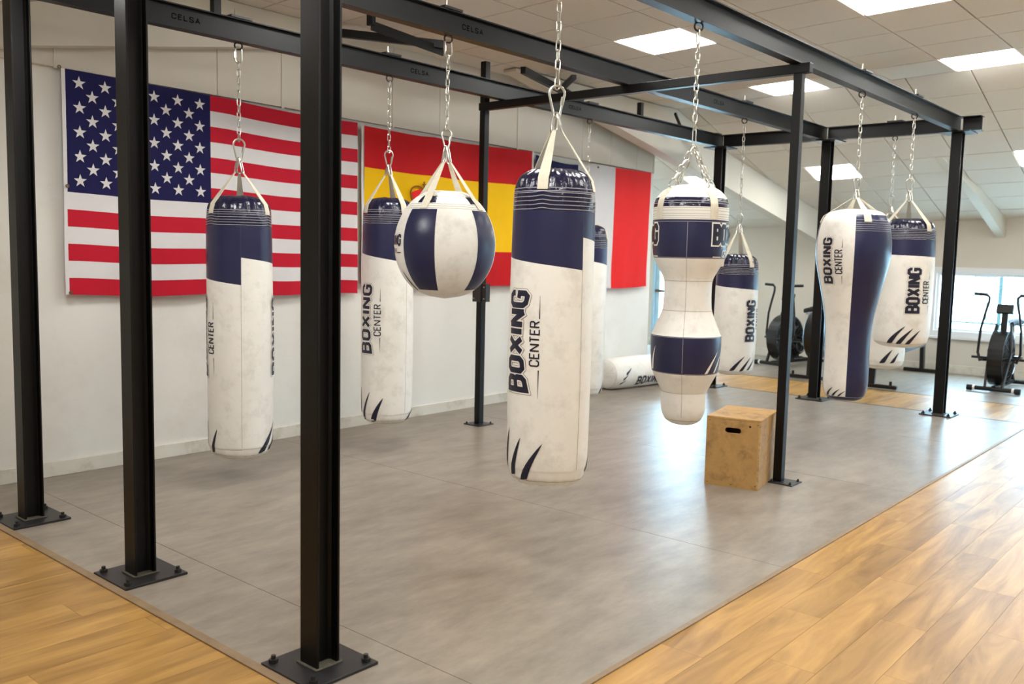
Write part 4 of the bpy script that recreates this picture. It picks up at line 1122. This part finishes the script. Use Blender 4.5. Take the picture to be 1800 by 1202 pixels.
def rower(label, x, y, rz=0):
    t = thing('rowing_machine', label, 'rowing machine', (x, y, 0), rz, 'rowing machines by the far wall')
    MB().box(-.035, .035, -.30, .30, .012, .055).build('front_foot', black_plastic, t, bevel=.008)
    for s in (-1, 1): MB().cyl((0, s*.22, .055), (0, s*.22, .10), .016, 8).build('level_knob', rubber, t)
    MB().bar((0, 0, .05), (.02, 0, .34), .075, .05).build('front_leg', black_plastic, t)
    c = (.20, 0, .56)
    MB().lathe([(.0001,-.10),(.25,-.10),(.30,-.07),(.30,.07),(.25,.10),(.0001,.10)], c, 'y', 26).build('flywheel_housing', black_plastic, t, True)
    MB().lathe([(.14,-.103),(.19,-.103),(.19,.103),(.14,.103)], c, 'y', 22).build('housing_ring', grey_plastic, t)
    MB().bar((.42, 0, .36), (2.25, 0, .41), .055, .085).build('rail', grey_plastic, t, bevel=.004)
    MB().bar((.46, .028, .40), (2.25, .028, .45), .006, .01).build('rail_track', silver, t)
    for s in (-1, 1):
        MB().bar((.58, s*.13, .30), (.70, s*.13, .58), .11, .02, (1, 0, 0)).build('footrest', black_plastic, t)
        MB().bar((.62, s*.075, .42), (.66, s*.19, .45), .03, .02).build('foot_strap', rubber, t)
    MB().box(1.18, 1.48, -.16, .16, .475, .52).build('seat', rubber, t, bevel=.015); MB().box(1.25, 1.42, -.05, .05, .44, .475).build('seat_carriage', silver, t)
    MB().bar((2.2, 0, .39), (2.24, 0, .04), .05, .09).build('rear_leg', black_plastic, t); MB().box(2.20, 2.27, -.24, .24, .0, .05).build('rear_foot', black_plastic, t, bevel=.006)
    MB().tube([(.22, 0, .84), (.30, 0, .98), (.38, 0, 1.02)], .016, 8).build('monitor_arm', black_plastic, t); MB().bar((.40, -.08, 1.03), (.40, .08, 1.03), .03, .14).build('monitor', black_plastic, t, bevel=.006)
    MB().tube([(.56, -.2, .53), (.54, 0, .52), (.56, .2, .53)], .014, 8).build('handle', rubber, t)
    return t
rower('rowing machine whose rail ends beside the far front post', 9.08, 1.16, radians(2))
rower('rowing machine behind the far middle post, only its front foot clear', 9.2, 1.98, radians(2))
# small black wall bracket on the far wall
t = MB().box(11.42, 11.5, 4.38, 4.46, 1.86, 1.94).cyl((11.44, 4.42, 1.9), (11.36, 4.42, 1.9), .03, 10).build('wall_speaker', black_plastic)
tag(t, 'small black device fixed high on the far wall beside the uppercut bag', 'speaker')

# ------------------------------------------------------------------ outside the windows
out_g = mat('pale_paving', (205, 208, 206), .8, var=.03)
o = MB().box(XF+.3, 90, -60, 60, -.6, -.3).build('paving', out_g); o['kind'] = 'structure'
teal = mat('teal_metal', (40, 52, 50), .6, spec=.1)
def railing(label, x, y0, y1):
    t = thing('railing', label, 'fence', (x, y0, -.3))
    L = y1-y0; n = int(L/.14)
    for z in (.35, 1.55): MB().box(-.02, .02, 0, L, z, z+.05).build('rail', teal, t)
    pm = MB().box(-.012, .012, -.012, .012, .35, 1.55).mesh('bar', teal)
    for k in range(n+1): link('bar', pm, t, (0, L*k/n, 0))
    for k in (0, .5, 1): MB().box(-.04, .04, L*k-.04, L*k+.04, 0, 1.65).build('post', teal, t)
    return t
railing('teal railing outside the window, left of the air bike', 22.5, 1.3, 4.2)
railing('teal railing outside the window, behind the air bike', 25.0, -3.4, 1.0)
bt = thing('building', 'pale long building with small windows beyond the fence outside', 'building', (48, -2, -.3))
MB().box(0, 8, -22, 22, 0, 2.9).build('wall', mat('pale_render', (225, 228, 230), .8), bt); MB().box(-.4, 8.4, -22.3, 22.3, 2.9, 3.15).build('roof', mat('pale_roof', (190, 200, 205), .7), bt)
wm = MB().box(-.05, .03, -.55, .55, 1.2, 2.2).mesh('window', mat('blue_glass', (40, 60, 72), .6, spec=.1))
for k in range(-9, 10): link('window', wm, bt, (0, k*2.2, 0))
lp = thing('lamp_post', 'thin grey lamp post far outside the window', 'lamp post', (34, 0.2, -.3))
MB().cyl((0,0,0), (0,0,3.4), .06, 8).build('pole', grey_plastic, lp); MB().box(-.1, .1, -.3, .3, 3.4, 3.5).build('lamp_head', grey_plastic, lp)
for o in bpy.data.objects:
    if o.name.split('.')[0] == 'stitching': o['kind'] = 'stuff'     # fine sewn rings, too small to pick apart
